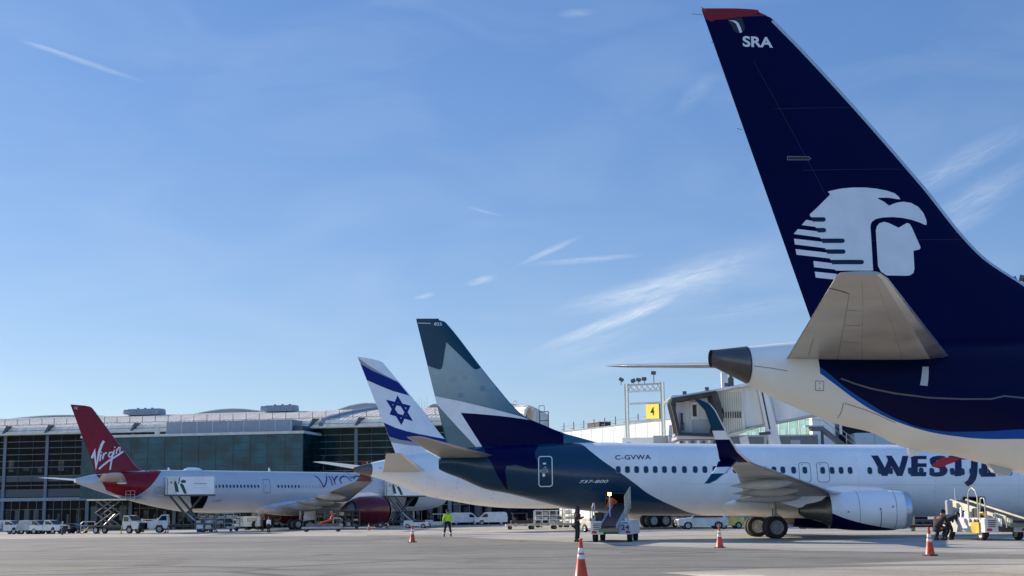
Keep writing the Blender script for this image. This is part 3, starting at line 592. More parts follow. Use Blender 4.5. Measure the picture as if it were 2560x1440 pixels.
mb.text('SRA', q(.005), LOGOW, D['sra'][0][0], D['sra'][0][1], D['sra'][2][1]-D['sra'][0][1]-.02, D['sra'][1][0]-D['sra'][0][0], bold=.03, cell=.3)
mb.stroke([(NEAR_FIN.le(6.15+6.35*i/40)-.06, 6.15+6.35*i/40) for i in range(41)], .11, q(.006), mat('leading edge strip', (.42, .48, .55), .35), cell=.04)
mb.stroke([(NEAR_FIN.te(z)+.34*(NEAR_FIN.le(z)-NEAR_FIN.te(z)), z) for z in (6, 7.5, 9, 10.5, 11.5)], .012, q(.004), mat('hinge gap', (.004, .006, .05), .6), cell=.4)
for P_ in ([(3.1, 7.4), (5.9, 7.5)], [(2.2, 9.0), (4.6, 9.1)], [(1.6, 10.4), (3.4, 10.5)]): mb.stroke(P_, .010, q(.004), mat('fin seam', (.004, .007, .052), .5), cell=.3)
mb.decal(D['helmet'], q(.005), LOGOW, .25)
for i in range(6): mb.decal(D['feather%d' % i], q(.007), LOGOW, .3)
for i in range(5): mb.decal(D['slot%d' % i], q(.010), SLOTB, .4)
mb.decal(D['face'], q(.005), LOGOW, .25)
mb.decal(D['hinge'], q(.006), BLACK, .5); outline(mb, D['hinge'], .012, q(.008), LINE)
fin = mb.build('tail_fin', j)
for a, b in (((.02, 0, 12.55), (-.24, 0, 12.56)), ((.12, 0, 12.66), (-.02, 0, 12.74)), ((.34, 0, 11.86), (.2, 0, 11.92)), ((.85, 0, 9.9), (.72, 0, 9.93))): MB().cyl(a, b, .006, DKGREY, n=5).build('static_wick', fin)

def stab(sg, tipTE, tipLE, rTE, rLE, span, z0, z1, m, t0=.24, t1=.07, y0=.3, mle=None, name='stabilizer'):
    mb = MB(); st = []
    for k in (0, .25, .5, .75, .96, 1):
        st.append((sg*(y0+(span-y0)*k), z0+(z1-z0)*k, rLE+(tipLE-rLE)*k-(.06 if k == 1 else 0), rTE+(tipTE-rTE)*k+(.04 if k == 1 else 0), t0+(t1-t0)*k, 5))
    return lift(mb, st, m, mle)
STABM = mat('stabilizer grey paint', (.42, .41, .38), .33, coat=.15, var=.10, vs=1.2)
for sg in (-1, 1):
    mb = stab(sg, -.19 if sg < 0 else -.7, .62 if sg < 0 else .3, 1.5, 5.42, 7.18 if sg < 0 else 7.35, 4.68, 5.38, STABM, mle=METAL, t1=.07 if sg < 0 else .11)
    # panel lines, elevator hinge and fillet
    def sp(k, x, e, sg=sg):     # k along the span, x along the chord from the front, under side
        y = .3+6.88*k; z = 4.68+.7*k; a = 5.42-4.8*k; b = 1.5-1.69*k; t = .24-.17*k; return (a-x*(a-b), sg*y, z-t*foil(x)*.8-e)
    fnu = lambda k, x: sp(k, x, .004)
    for pts, w in (([(.0, .70), (.5, .695), (.82, .69)], .006), ([(.82, .69), (.84, .80), (.86, 1)], .008), ([(.1, .88), (.34, .9)], .006), ([(.0, .55), (.45, .54), (.95, .5)], .003), ([(.3, .56), (.3, .69)], .003), ([(.5, .55), (.5, .69)], .003), ([(.66, .55), (.66, .69)], .003), ([(0, .3), (.95, .25)], .003)): mb.stroke(pts, w, fnu, LINE if w < .008 else DKGREY, cell=.2)
    o = mb.build('stabilizer', j)
    f = MB(); f.lathe([(4.3, .02), (4.6, .11), (5.0, .13), (5.4, .10), (5.7, .055), (5.82, .01)], 0, sg*.78, 4.76, mat('fairing metal', (.35, .35, .34), .3, metal=.7), 'x', 20); f.build('root_fairing', o)
mb = MB(); mb.lathe([(.0, .03), (.02, .045), (.2, .05), (.3, .03)], 0, 0, 0, WHITE, 'x', 12); o = mb.build('tail_light', j); o.location = (.85, -.40, 4.62)
mb = MB(); mb.prism([(4.36, 2.85), (4.38, 2.68), (4.44, 2.63), (4.56, 2.66), (4.72, 2.80)], -.05, .05, WHITE); mb.build('tail_skid', j)
mb = MB(); mb.prism([(6.2, 2.5), (6.34, 2.28), (6.6, 2.2), (6.74, 2.22), (6.8, 2.42)], -.07, .07, LTGREY); mb.build('belly_antenna', j)
def narrow_wing(root, mat_, winglet=True, dz=0., navy=NAVY):
    for sg in (-1, 1):
        mb = MB(); Z = lambda y: 1.95+dz+(y-1.9)*.108
        st = [(sg*1.2, Z(1.2), 25.6, 17.6, .50, 0), (sg*1.9, Z(1.9), 25.2, 17.6, .46, 1), (sg*4.8, Z(4.8), 22.9, 17.5, .33, 3), (sg*5.8, Z(5.8), 22.15, 17.4, .29, 4), (sg*9, Z(9), 20.35, 16.75, .22, 5), (sg*13, Z(13), 18.1, 15.95, .15, 6), (sg*16.2, Z(16.2), 16.3, 15.1, .10, 6), (sg*16.8, Z(16.8)+.02, 15.98, 14.9, .09, 10)]
        lift(mb, st, mat_, METAL); w = mb.build('wing', root)
        if winglet:
            lt = MB(); z0 = Z(16.8); P = [(16.8, z0+.02, 16.0, 14.62, .07, 12), (17.2, z0+.14, 15.75, 14.5, .065, 35), (17.5, z0+.42, 15.35, 14.42, .055, 60), (17.72, z0+.95, 14.98, 14.28, .05, 72), (17.9, z0+1.6, 14.62, 14.05, .042, 74), (18.07, z0+2.2, 14.3, 13.82, .035, 75), (18.18, z0+2.5, 14.05, 13.55, .028, 75), (18.24, z0+2.68, 13.62, 13.36, .015, 75)]
            def col(a, b, m): lift(lt, [(sg*y, z, l, t, h, k) for y, z, l, t, h, k in P[a:b+1]], m, METAL)
            def cut(i, t): A, B = P[i], P[i+1]; return tuple(A[k]+(B[k]-A[k])*t for k in range(6))
            seq = [P[0], P[1], P[2], P[3], cut(3, .02)]; lift(lt, [(sg*y, *r) for y, *r in seq], navy, METAL)
            lift(lt, [(sg*y, *r) for y, *r in (cut(3, .02), cut(3, .6))], WHITE, METAL); lift(lt, [(sg*y, *r) for y, *r in (cut(3, .6), P[4], P[5], P[6], P[7])], DTEAL, METAL)
            lo = [(16.95, z0+.05, 15.35, 14.5, .05, -35), (17.25, z0-.22, 15.05, 14.35, .04, -50), (17.5, z0-.5, 14.72, 14.1, .03, -52), (17.72, z0-.8, 14.3, 13.86, .02, -52), (17.8, z0-.93, 13.98, 13.72, .012, -52)]
            lift(lt, [(sg*y, *r) for y, *r in lo[:2]], navy, METAL); lift(lt, [(sg*y, *r) for y, *r in lo[1:3]], WHITE, METAL); lift(lt, [(sg*y, *r) for y, *r in lo[2:]], DTEAL, METAL)
            lt.build('winglet', w)
        for y, s0, s1 in ((11.9, 15.75, 18.7), (9.0, 16.3, 19.6), (6.3, 16.8, 20.3)):
            canoe(s0, s1, sg*y, Z(y)-.42, Z(y)-.30, .42, .52, mat_).build('flap_fairing', w)
narrow_wing(j, WING, winglet=False)
for sg in (-1, 1):
    engine(j, [(22.0, .95), (23.5, 1.08), (25.3, 1.10), (26.1, 1.02), (26.4, .92)], sg*4.83, 1.5, WHITE, [(22.1, .6), (21.3, .5), (20.8, .35)], pylon=([(20.5, 2.3), (23.5, 2.25), (25.6, 2.3), (25.0, 2.6), (22.5, 2.75), (19.5, 2.3)], .18, WHITE))
    gear(j, 19.9, sg*2.86, [(0, -.43), (0, .43)], .565, .42, 2.0)
gear(j, 35.4, 0, [(0, -.22), (0, .22)], .34, .2, 1.6)

# ================================================================ 2. the teal and white jet
j = thing('airliner', 'side-on white airliner with a teal and navy tail and a woven pattern on its fin', 'airliner', (-5.5, 77.5, 0), 0)
mb = fuselage(MID_FUS, MID_LIV, .25, 96); fu = MID_FUS
mb.decal(D['m_fnavy'], F_(fu, .014), NAVY, .15)
for k in ('W', 'E', 'S', 'T', 'J', 'E2'): mb.decal(D['l_'+k], F_(fu, .014), NAVYTXT, .12)
mb.decal(D['l_leaf'], F_(fu, .022), LEAF, .12)
r_, t_ = D['m_reg'], D['m_type']
mb.text('C-GVWA', F_(fu, .014), NAVYTXT, r_[0][0], r_[0][1], r_[2][1]-r_[0][1], r_[1][0]-r_[0][0], bold=.014, sp=1.1)
mb.text('737-800', F_(fu, .016), LOGOW, t_[0][0], t_[0][1], t_[2][1]-t_[0][1], t_[1][0]-t_[0][0], bold=.012, shear=.35)
for s in (13.6, 18.5, 24.4, 28.6, 33.2): mb.stroke([(s, fu.zb(s)+.25), (s, fu.zt(s)-.15)], .012, F_(fu, .004), mat('faint seam', (.38, .40, .42), .5), cell=.3)
mb.stroke([(14.6, 2.98), (20, 2.92), (34, 2.7)], .02, F_(fu, .004), mat('stringer seam', (.6, .62, .65), .25), cell=.6)
mb.build('fuselage', j)
def hatch(root, fu, pts, name='cargo_door', col=None):
    b = MB(); b.decal(pts, F_(fu, .012), HOLE, .25); outline(b, pts, .05, F_(fu, .02), col or METAL); return b.build(name, root)  # near-black decal paints in the unlit hold; no cavity is modelled
hatch(j, fu, D['m_hold1'], 'cargo_hold_opening', DKGREY); hatch(j, fu, D['m_hold2'], 'cargo_hold_opening')
dd = D['m_door']; cx, cz = sum(p[0] for p in dd)/4, sum(p[1] for p in dd)/4
b = MB(); outline(b, rrect(cx, cz, .74, 1.62, .14), .05, F_(fu, .028), LOGOW); b.decal(rrect(cx-.05, cz+.42, .18, .09, .03), F_(fu, .03), LOGOW, .1); b.decal(rrect(cx-.1, cz-.2, .14, .18, .03), F_(fu, .03), LOGOW, .1); outline(b, rrect(cx-.08, cz+.02, .4, .11, .04), .02, F_(fu, .03), LOGOW); b.stroke([(cx-.1, cz+.16), (cx, cz+.25), (cx+.05, cz+.12)], .02, F_(fu, .03), LOGOW); b.build('service_door', j)
for k in (0, 4):
    e = D['m_exits'][k:k+4]; cx, cz = sum(p[0] for p in e)/4, sum(p[1] for p in e)/4
    b = MB(); outline(b, rrect(cx, cz, e[1][0]-e[0][0], e[0][1]-e[2][1], .16), .03, F_(fu, .010), mat('door outline', (.10, .12, .20), .5)); b.decal(rrect(cx-.12, cz+.42, .07, .05, .02), F_(fu, .01), LINE, 1); b.build('overwing_exit', j)
for s, z in D['m_windows']: window_part(fu, s, z, .24, .36, j, frame=mat('window rim', (.30, .33, .38), .4), pane=mat('cabin pane', (.012, .03, .06), .15), rim=.02)
mb = fin_part(MID_FIN, PATTERN, mle=DTEAL, rows=36); q = lambda e: (lambda s, z: MID_FIN.pos(s, z, e))
mb.decal(D['m_top'], q(.012), DTEAL, .12); mb.decal(D['m_navy'], q(.014), NAVYF, .15); mb.decal(D['m_white'], q(.022), LOGOW, .15)
t_ = D['m_num']; mb.text('825', q(.014), LOGOW, t_[0][0], t_[0][1], t_[2][1]-t_[0][1], t_[1][0]-t_[0][0], bold=.01); mb.decal(D['m_line'], q(.014), LOGOW, .4)
fin = mb.build('tail_fin', j)
MSTAB = mat('stabilizer tan grey', (.36, .34, .30), .35, coat=.1, var=.08)
for sg in (-1, 1):
    mb = stab(sg, -.02, .85, 1.35, 4.7, 7.18, 4.60, 5.42, MSTAB, mle=METAL)
    mb.stroke([(.05, .70), (.9, .68)], .008, lambda k, x, sg=sg: (4.7-3.85*k-x*(3.35-2.48*k), sg*(.3+6.88*k), 4.6+.82*k-(.24-.17*k)*foil(x)*.8-.006), LINE, cell=.2); mb.build('stabilizer', j)
narrow_wing(j, WING, dz=.05)
BEL = MB(); rings = []
for i in range(19):
    t = i/18; s = 15.75+12.2*t; k = math.sin(math.pi*min(1, max(0, t)))**.36 if 0 < t < 1 else .02; zt = 2.15-.018*(s-16)
    rings.append([(s, 2.10*k*math.cos(a*math.pi/16), 1.98+(.86 if math.sin(a*math.pi/16) > 0 else .86)*k*math.sin(a*math.pi/16)-.012*(s-16)) for a in range(32)])
BEL.loft(rings, WHITE); BEL.build('belly_fairing', j)
def navy_sweep(mb, sg):
    fnn = lambda s, z: (s, sg*0, 0)
    pts = [(21.98, 1.32), (22.5, 1.1), (23.0, .93), (23.7, .75), (24.35, .62), (25.2, .47), (25.6, .40)]
    prof = pchip([21.98, 23.5, 25.0, 25.8, 26.15], [.90, 1.03, 1.05, .98, .90]); V, F = [], []
    for i in range(25):
        s = 21.98+(25.6-21.98)*i/24; zt = pchip([p[0] for p in pts], [p[1] for p in pts])(s); r = prof(s)+.008
        a = math.asin(max(-1, min(1, (zt-1.45)/r)))
        for k in range(13): t = a+(-math.pi/2-a)*k/12; V.append((s, sg*4.83-math.cos(t)*r, 1.45+math.sin(t)*r))
    for i in range(24):
        for k in range(12): F.append((i*13+k, i*13+k+1, (i+1)*13+k+1, (i+1)*13+k))
    mb.add(V, F, NAVY, True); mb.add([(x, 2*sg*4.83-y, z) for x, y, z in V], F, TEAL, True)
    for s in (23.4, 25.3): mb.lathe([(s-.012, prof(s)+.006), (s+.012, prof(s)+.006)], 0, sg*4.83, 1.45, LINE, 'x', 40)
    for s, z in ((22.8, 1.38), (25.1, 1.62), (24.45, 1.52)):
        r = prof(s); y = -math.sqrt(r*r-(z-1.45)**2); mb.cyl((s, sg*4.83+y, z), (s, sg*4.83+y*1.012, z), .05, LINE, n=10)
    mb.stroke([(24.47, 1.5), (24.5, .6)], .03, lambda s, z: (s, sg*4.83-math.sqrt(max(0, (prof(s)+.012)**2-(z-1.45)**2)), z), NAVY, cell=.1)
for sg in (-1, 1):
    engine(j, [(21.98, .90), (23.5, 1.03), (25.0, 1.05), (25.8, .98), (26.15, .90)], sg*4.83, 1.45, WHITE, [(22.2, .80), (21.85, .76), (21.6, .56), (21.3, .48), (20.8, .40), (20.45, .18)], extra=lambda m_, sg=sg: navy_sweep(m_, sg),
        pylon=([(19.0, 2.05), (20.4, 1.62), (22.2, 1.85), (24.0, 2.3), (25.3, 2.42), (24.6, 2.62), (22.8, 2.72), (19.5, 2.35)], .17, WHITE))
    gear(j, 19.5, sg*2.86, [(0, -.43), (0, .43)], .60, .42, 2.0, hub=mat('hub grey', (.22, .23, .25), .5) if sg < 0 else STEEL)
gear(j, 35.4, 0, [(0, -.22), (0, .22)], .34, .2, 1.4)

# ================================================================ 3. the white jet with the flag fin
j = thing('airliner', 'white airliner with blue stripes and a six-pointed star on its fin', 'airliner', (-15.5, 134, 0), R(28))
mb = fuselage(FAR_FUS, WHITE, .35, 104); fu = FAR_FUS
for s in (10, 14, 22): mb.stroke([(s, fu.zb(s)+.3), (s, fu.zt(s)-.3)], .04, F_(fu, .012), mat('faint seam', (.38, .40, .42), .5), cell=.5)
mb.decal(rrect(17.6, 3.6, .5, .28, .05), F_(fu, .02), BLACK, 1); mb.decal(rrect(13.2, 4.2, .12, .5, .04), F_(fu, .02), DKGREY, 1); mb.decal(rrect(2.3, 6.0, .3, .16, .05), F_(fu, .02), METAL, 1)
mb.build('fuselage', j)
mb = MB(); rings = []
for i in range(8):
    s = -.05+1.62*i/7; b, t, w = fu.zb(s)-.02, fu.zt(s)+.02, fu.hw(s)+.02; rings.append([(s, w*math.cos(2*math.pi*k/36), (b+t)/2+(t-b)/2*math.sin(2*math.pi*k/36)) for k in range(36)])
mb.loft(rings, EXH, caps=False); mb.cyl((-.03, 0, 5.84), (-.035, 0, 5.84), .2, HOLE, n=24); mb.build('exhaust_cone', j)
mb = fin_part(FAR_FIN, WHITE, mle=mat('leading edge grey', (.16, .17, .18), .4), rows=30); q = lambda e: (lambda s, z: FAR_FIN.pos(s, z, e))
mb.decal(D['e_g1'], q(.010), GREYBAND, .6); mb.decal(D['e_g2'], q(.010), GREYBAND, .6); mb.decal(D['e_s1'], q(.022), FLAGBLUE, .25); mb.decal(D['e_s2'], q(.022), FLAGBLUE, .25)
def inset(tri, k):
    c = (sum(p[0] for p in tri)/3, sum(p[1] for p in tri)/3); return [(c[0]+(p[0]-c[0])*k, c[1]+(p[1]-c[1])*k) for p in tri]
for k, e in (('e_t1', .016), ('e_t2', .019)): mb.stroke(inset(D[k], .84), .31, q(e), FLAGBLUE, closed=True, cell=.4)
mb.build('tail_fin', j)
for sg in (-1, 1): stab(sg, -.85, .75, 2.7, 7.6, 9.9, 5.55, 6.98, mat('stabilizer warm grey', (.46, .44, .39), .4, var=.05), t0=.34, t1=.08, y0=.6, mle=METAL).build('stabilizer', j)
for sg in (-1, 1):
    mb = MB(); Z = lambda y: 2.9+(y-2.8)*.09
    lift(mb, [(sg*1.5, Z(1.5), 40.5, 27.5, .75, 0), (sg*2.8, Z(2.8), 39.5, 27.5, .7, 2), (sg*9.5, Z(9.5), 34.8, 27.3, .45, 4), (sg*18, Z(18), 29.5, 25.4, .25, 5), (sg*27, Z(27), 23.8, 22.0, .12, 6), (sg*30, Z(30)+.1, 21.2, 20.5, .04, 8)], WING, METAL); w = mb.build('wing', j)
    for y, s0, s1 in ((9, 25.6, 31), (14, 24.7, 29.5), (19, 23.6, 28)): canoe(s0, s1, sg*y, Z(y)-.7, Z(y)-.5, .7, .8, WING).build('flap_fairing', w)
    engine(j, [(34.5, 1.45), (36.5, 1.75), (38.8, 1.8), (40, 1.68), (40.4, 1.55)], sg*9.7, 2.3, WHITE, [(35, 1.3), (33.8, .9), (32.8, .4)], pylon=([(31, 3.2), (34.5, 3.6), (39, 3.9), (36, 4.3), (32, 3.6)], .25, WHITE))
    gear(j, 31.6, sg*4.9, [(-.75, -.6), (-.75, .6), (.75, -.6), (.75, .6)], .69, .5, 3.0, ground=-.1, hub=mat('pale hub', (.5, .52, .54), .5))
gear(j, 56.5, 0, [(0, -.3), (0, .3)], .5, .3, 2.4, ground=-.15)

# ================================================================ 4. the jet with the red tail
j = thing('airliner', 'white airliner with white script on its red fin and a glossy red engine', 'airliner', (-57.4, 180, 0), R(43))
PEARL = mat('pearl silver paint', (.47, .50, .54), .3, spec=.4, coat=.15, var=.03, vs=.6)
mb = fuselage(RED_FUS, PEARL, .35, 104); fu = RED_FUS
mb.decal(D['v_red'], F_(fu, .03), RED, .25); mb.decal(D['v_red'], F_(fu, .03, 1), RED, .25)
for k in 'abcdefghi': mb.stroke(D['vf_'+k], .20, F_(fu, .03), VIOLET, cell=.25)
for k in 'jk': mb.decal(rrect(D['vf_'+k][0][0], D['vf_'+k][0][1], .2, .2, .08), F_(fu, .014), VIOLET, 1)
t_ = D['v_reg']; mb.text('G-VEVE', F_(fu, .014), VIOLET, t_[0][0], t_[0][1], t_[2][1]-t_[0][1], t_[1][0]-t_[0][0], shear=.2)
for s, z in D['v_ghost']: outline(mb, rrect(s, z, .24, .36, .1), .035, F_(fu, .012), LINE)
for s in (15.5, 27.6, 37): mb.stroke([(s, fu.zb(s)+.3), (s, fu.zt(s)-.3)], .03, F_(fu, .010), mat('faint seam', (.38, .40, .42), .5), cell=.5)
mb.build('fuselage', j)
for s, z in D['v_windows']: window_part(fu, s, z, .28, .42, j, frame=mat('window rim', (.30, .33, .38), .4), pane=mat('cabin pane', (.012, .03, .06), .15), rim=.02)
for k in (0, 4):
    e = D['v_doors'][k:k+4]; b = MB(); outline(b, e, .07, F_(fu, .016), mat('door outline', (.10, .12, .20), .5)); b.decal(rrect(e[0][0]+.25, (e[0][1]+e[3][1])/2, .14, .14, .05), F_(fu, .016), DKGREY, 1); b.build('cabin_door', j)
hatch(j, fu, D['v_hold'], 'cargo_hold_opening', DKGREY); hatch(j, fu, D['v_hold2'], 'cargo_hold_opening', DKGREY)
mb = fin_part(RED_FIN, RED, mle=METAL, rows=30); q = lambda e: (lambda s, z: RED_FIN.pos(s, z, e))
for k, w in (('v_V', .34), ('v_i1', .2), ('v_r', .2), ('v_r2', .17), ('v_g', .17), ('v_g2', .22), ('v_i2', .19), ('v_n', .19), ('v_n2', .17), ('v_u', .24)): mb.stroke(D[k], w, q(.014), LOGOW, cell=.6)
for k in ('v_d1', 'v_d2'): mb.decal(rrect(D[k][0][0], D[k][0][1], .2, .2, .09), q(.014), LOGOW, 1)
mb.text('VE', q(.014), LOGOW, -.55, 15.62, .34, .5)
mb.build('tail_fin', j)
for sg in (-1, 1): stab(sg, -.9, 1.8, 2.8, 7.2, 9.7, 6.15, 6.95, mat('stabilizer pale grey', (.5, .5, .5), .3, coat=.3, var=.05), t0=.34, t1=.1, y0=.6, mle=METAL).build('stabilizer', j)
mb = MB(); mb.loft([[(1.6+4*t, -.05*0-(.0), 0) for t in (0,)]*0 or [(5.9+.9*math.cos(a*math.pi/8), -1.35, 6.0+.2*math.sin(a*math.pi/8)) for a in range(16)], [(5.9+.5*math.cos(a*math.pi/8), -1.9, 6.0+.1*math.sin(a*math.pi/8)) for a in range(16)]], WHITE); mb.build('root_fairing', j)
for sg in (-1, 1):
    mb = MB(); Z = lambda y: 2.9+(y-2.8)*.085+max(0, y-9)*.035
    st = [(1.5, 42.5, 29.8, .8, 0), (2.8, 41.5, 29.8, .72, 2), (9.4, 37.2, 29.5, .5, 5), (16, 33.6, 28.1, .34, 6), (23, 29.9, 26.0, .24, 7), (28.5, 27.0, 24.4, .16, 12)]
    lift(mb, [(sg*y, Z(y), a, b, t, k) for y, a, b, t, k in st], WING, METAL); w = mb.build('wing', j)
    wl = MB(); z0 = Z(28.5); P = [(28.5, z0, 27.0, 24.3, .15, 12), (29.8, z0+.35, 26.0, 23.8, .12, 30), (30.6, z0+.95, 25.2, 23.5, .09, 52), (31.1, z0+1.7, 24.5, 23.2, .07, 66), (31.4, z0+2.4, 23.9, 23.0, .04, 72)]
    lift(wl, [(sg*a, *r) for a, *r in P], mat('winglet red', (.13, .02, .02), .35), METAL); wl.build('winglet', w)
    for y, s0, s1, h in ((8.2, 26.6, 33.5, 1.3), (13.2, 25.6, 32, 1.15), (18.6, 24.3, 30, 1.0)): canoe(s0, s1, sg*y, Z(y)-.55, Z(y)-.75, .85, h, WING).build('flap_fairing', w)
    engine(j, [(37.4, 1.55), (38.7, 1.98), (40.6, 2.08), (42.7, 1.98), (43.7, 1.75)], sg*9.4, 2.15, REDENG, [(37.7, 1.4), (37.0, .95), (36.7, .9), (35.7, .12)], lip=mat('lip metal', (.6, .6, .62), .25, metal=.7), pylon=([(33.0, 3.5), (36.2, 3.1), (38.6, 4.05), (42.6, 4.35), (41, 4.75), (37.5, 4.6), (34, 3.9)], .28, WHITE))
    gear(j, 31.7, sg*5.34, [(-1.0, -.7), (-1.0, .7), (1.0, -.7), (1.0, .7)], .7, .5, 3.2, ground=-.42, col=LTGREY, door=([(33.0, 3.2), (33.5, .95), (31.3, .75), (31.6, 3.2)], sg*6.7, WHITE))
gear(j, 56.7, 0, [(0, -.35), (0, .35)], .5, .35, 2.4, ground=-.42)
BEL = MB(); rings = []
for i in range(21):
    t = i/20; s = 24.8+22*t; k = math.sin(math.pi*t)**.5 if 0 < t < 1 else .03
    rings.append([(s, 3.25*k*math.cos(a*math.pi/16), 2.75+(1.75 if math.sin(a*math.pi/16) > 0 else 1.3)*k*math.sin(a*math.pi/16)) for a in range(32)])
BEL.loft(rings, mat('fairing paint', (.52, .56, .62), .26, coat=.3)); BEL.build('belly_fairing', j)
mb = MB(); mb.loft([[(17.3+1.5*math.cos(a*math.pi/12)*k, .55*math.sin(a*math.pi/12)*k, 7.86+z) for a in range(24)] for k, z in ((1, 0), (.9, .18), (.6, .36), (.25, .44))], WHITE); mb.build('antenna_dome', j)
for s, h in ((13.4, .35), (29.6, .55)):
    mb = MB(); mb.prism([(s, 7.85), (s+.45, 7.85), (s+.15, 7.88+h), (s+.05, 7.88+h)], -.03, .03, WHITE); mb.build('blade_antenna', j)
mb = MB(); mb.lathe([(43, .14), (43.5, .16)], 0, 0, 8.0, DKGREY, 'x', 10)
mb.build('beacon', j)
# ---------------------------------------------------------------- ground
def ground_mat(name, col, dark, joints=None, streaks=True):
    m = mat(name, col, .85, spec=.25, var=.0); nt = m.node_tree; N = nt.nodes; L = nt.links
    mul = [n for n in N if n.type == 'MIX'][0]; tc = [n for n in N if n.type == 'TEX_COORD'][0]
    def noise(sc, x, y, det=6, dist=.3):
        mp = N.new('ShaderNodeMapping'); mp.inputs['Scale'].default_value = (x, y, 1); L.new(tc.outputs['Object'], mp.inputs[0])
        n = N.new('ShaderNodeTexNoise'); n.inputs['Scale'].default_value = sc; n.inputs['Detail'].default_value = det; n.inputs['Distortion'].default_value = dist; n.inputs['Roughness'].default_value = .62; L.new(mp.outputs[0], n.inputs['Vector']); return n.outputs['Fac']
    def ramp(f, a, b, lo, hi):
        r = N.new('ShaderNodeMapRange'); r.inputs['From Min'].default_value = a; r.inputs['From Max'].default_value = b; r.inputs['To Min'].default_value = lo; r.inputs['To Max'].default_value = hi; L.new(f, r.inputs['Value']); return r.outputs[0]
    def mulc(a, b):
        n = N.new('ShaderNodeMath'); n.operation = 'MULTIPLY'; L.new(a, n.inputs[0]); L.new(b, n.inputs[1]); return n.outputs[0]
    f = ramp(noise(.09, 1, 1), .35, .65, .80, 1.12)
    f = mulc(f, ramp(noise(.6, 1, 1, 8), .3, .7, .84, 1.10)); f = mulc(f, ramp(noise(28, 1, 1, 3), .25, .75, .76, 1.20)); f = mulc(f, ramp(noise(5, 1, 1, 5), .3, .7, .86, 1.10)); f = mulc(f, ramp(noise(.12, .25, 2.4, 6, .8), .55, .70, 1.0, .78)); f = mulc(f, ramp(noise(.05, 2.2, .5, 7, 1.2), .56, .68, 1.0, .72))
    # dark patches of oil and cracks
    f = mulc(f, ramp(noise(.22, .8, .5, 5, 1.), .63, .69, 1.0, .5)); f = mulc(f, ramp(noise(2.2, .4, .4, 8, 2.), .485, .50, 1.0, 1.0))
    v = N.new('ShaderNodeTexVoronoi'); v.feature = 'DISTANCE_TO_EDGE'; v.inputs['Scale'].default_value = .09
    mp = N.new('ShaderNodeMapping'); mp.inputs['Scale'].default_value = (.55, 1.3, 1); L.new(tc.outputs['Object'], mp.inputs[0]); dn = N.new('ShaderNodeTexNoise'); dn.inputs['Scale'].default_value = .8; L.new(mp.outputs[0], dn.inputs['Vector'])
    av = N.new('ShaderNodeMix'); av.data_type = 'VECTOR'; av.inputs['Factor'].default_value = .12; L.new(mp.outputs[0], av.inputs['A']); L.new(dn.outputs['Color'], av.inputs['B']); L.new(av.outputs['Result'], v.inputs['Vector'])
    if joints is None: f = mulc(f, ramp(v.outputs['Distance'], .0, .016, .45, 1.0))
    else:
        br = N.new('ShaderNodeTexBrick'); br.offset = 0; br.inputs['Scale'].default_value = 1; br.inputs['Brick Width'].default_value = joints; br.inputs['Row Height'].default_value = joints; br.inputs['Mortar Size'].default_value = .03
        br.inputs['Color1'].default_value = (1, 1, 1, 1); br.inputs['Color2'].default_value = (.9, .9, .9, 1); br.inputs['Mortar'].default_value = (.66, .66, .66, 1)
        m2 = N.new('ShaderNodeMapping'); m2.inputs['Rotation'].default_value = (0, 0, R(38)); L.new(tc.outputs['Object'], m2.inputs[0]); L.new(m2.outputs[0], br.inputs['Vector'])
        s = N.new('ShaderNodeSeparateColor'); L.new(br.outputs['Color'], s.inputs[0]); f = mulc(f, s.outputs[0])
    # long curved tyre marks
    if streaks:
        wv = N.new('ShaderNodeTexWave'); wv.wave_type = 'RINGS'; wv.rings_direction = 'SPHERICAL'; wv.inputs['Scale'].default_value = .045; wv.inputs['Distortion'].default_value = 1.1; wv.inputs['Detail'].default_value = 2; wv.inputs['Detail Scale'].default_value = .05
        m3 = N.new('ShaderNodeMapping'); m3.inputs['Location'].default_value = (60, 30, 0); L.new(tc.outputs['Object'], m3.inputs[0]); L.new(m3.outputs[0], wv.inputs['Vector'])
        f = mulc(f, ramp(wv.outputs['Fac'], .93, 1.0, 1.0, .84))
    mx = N.new('ShaderNodeMix'); mx.data_type = 'RGBA'; mx.blend_type = 'MULTIPLY'; mx.inputs['Factor'].default_value = 1; mx.inputs['A'].default_value = (*col, 1); L.new(f, mx.inputs['B']); L.new(mx.outputs['Result'], mul.inputs['A'])
    bp = N.new('ShaderNodeBump'); bp.inputs['Strength'].default_value = .5; bp.inputs['Distance'].default_value = .01; L.new(noise(60, 1, 1, 3), bp.inputs['Height']); L.new(bp.outputs[0], N['Principled BSDF'].inputs['Normal'])
    return m
ASPH = ground_mat('apron asphalt', (.245, .226, .190), .1)
CONC = ground_mat('apron concrete', (.49, .445, .375), .3, joints=6.1)
def sheet(name, poly, m, z, cell=12.):
    mb = MB(); mb.decal(poly, lambda x, y: (x, y, hgt(x, y)+z), m, cell); o = mb.build(name); tag(o, kind='structure'); return o
mb = MB(); xs = [-9000, -3000, -1000, -400, -200]+list(range(-120, 121, 8))+[200, 400, 1000, 3000, 9000]; ys = [-300, -60]+list(range(-20, 301, 8))+[400, 800, 2000, 5000, 12000]
mb.add([(x, y, hgt(x, y)) for y in ys for x in xs], [(i*len(xs)+k, i*len(xs)+k+1, (i+1)*len(xs)+k+1, (i+1)*len(xs)+k) for i in range(len(ys)-1) for k in range(len(xs)-1)], ASPH, True)
tag(mb.build('ground'), kind='structure')
sheet('concrete_apron', [(-300, 152), (-120, 146), (-60, 137), (-30, 117), (-5, 94), (2, 74), (5, 63.5), (11, 51.5), (18, 44), (26, 41), (60, 38), (120, 40), (300, 60), (300, 290), (-300, 290)], CONC, .004)
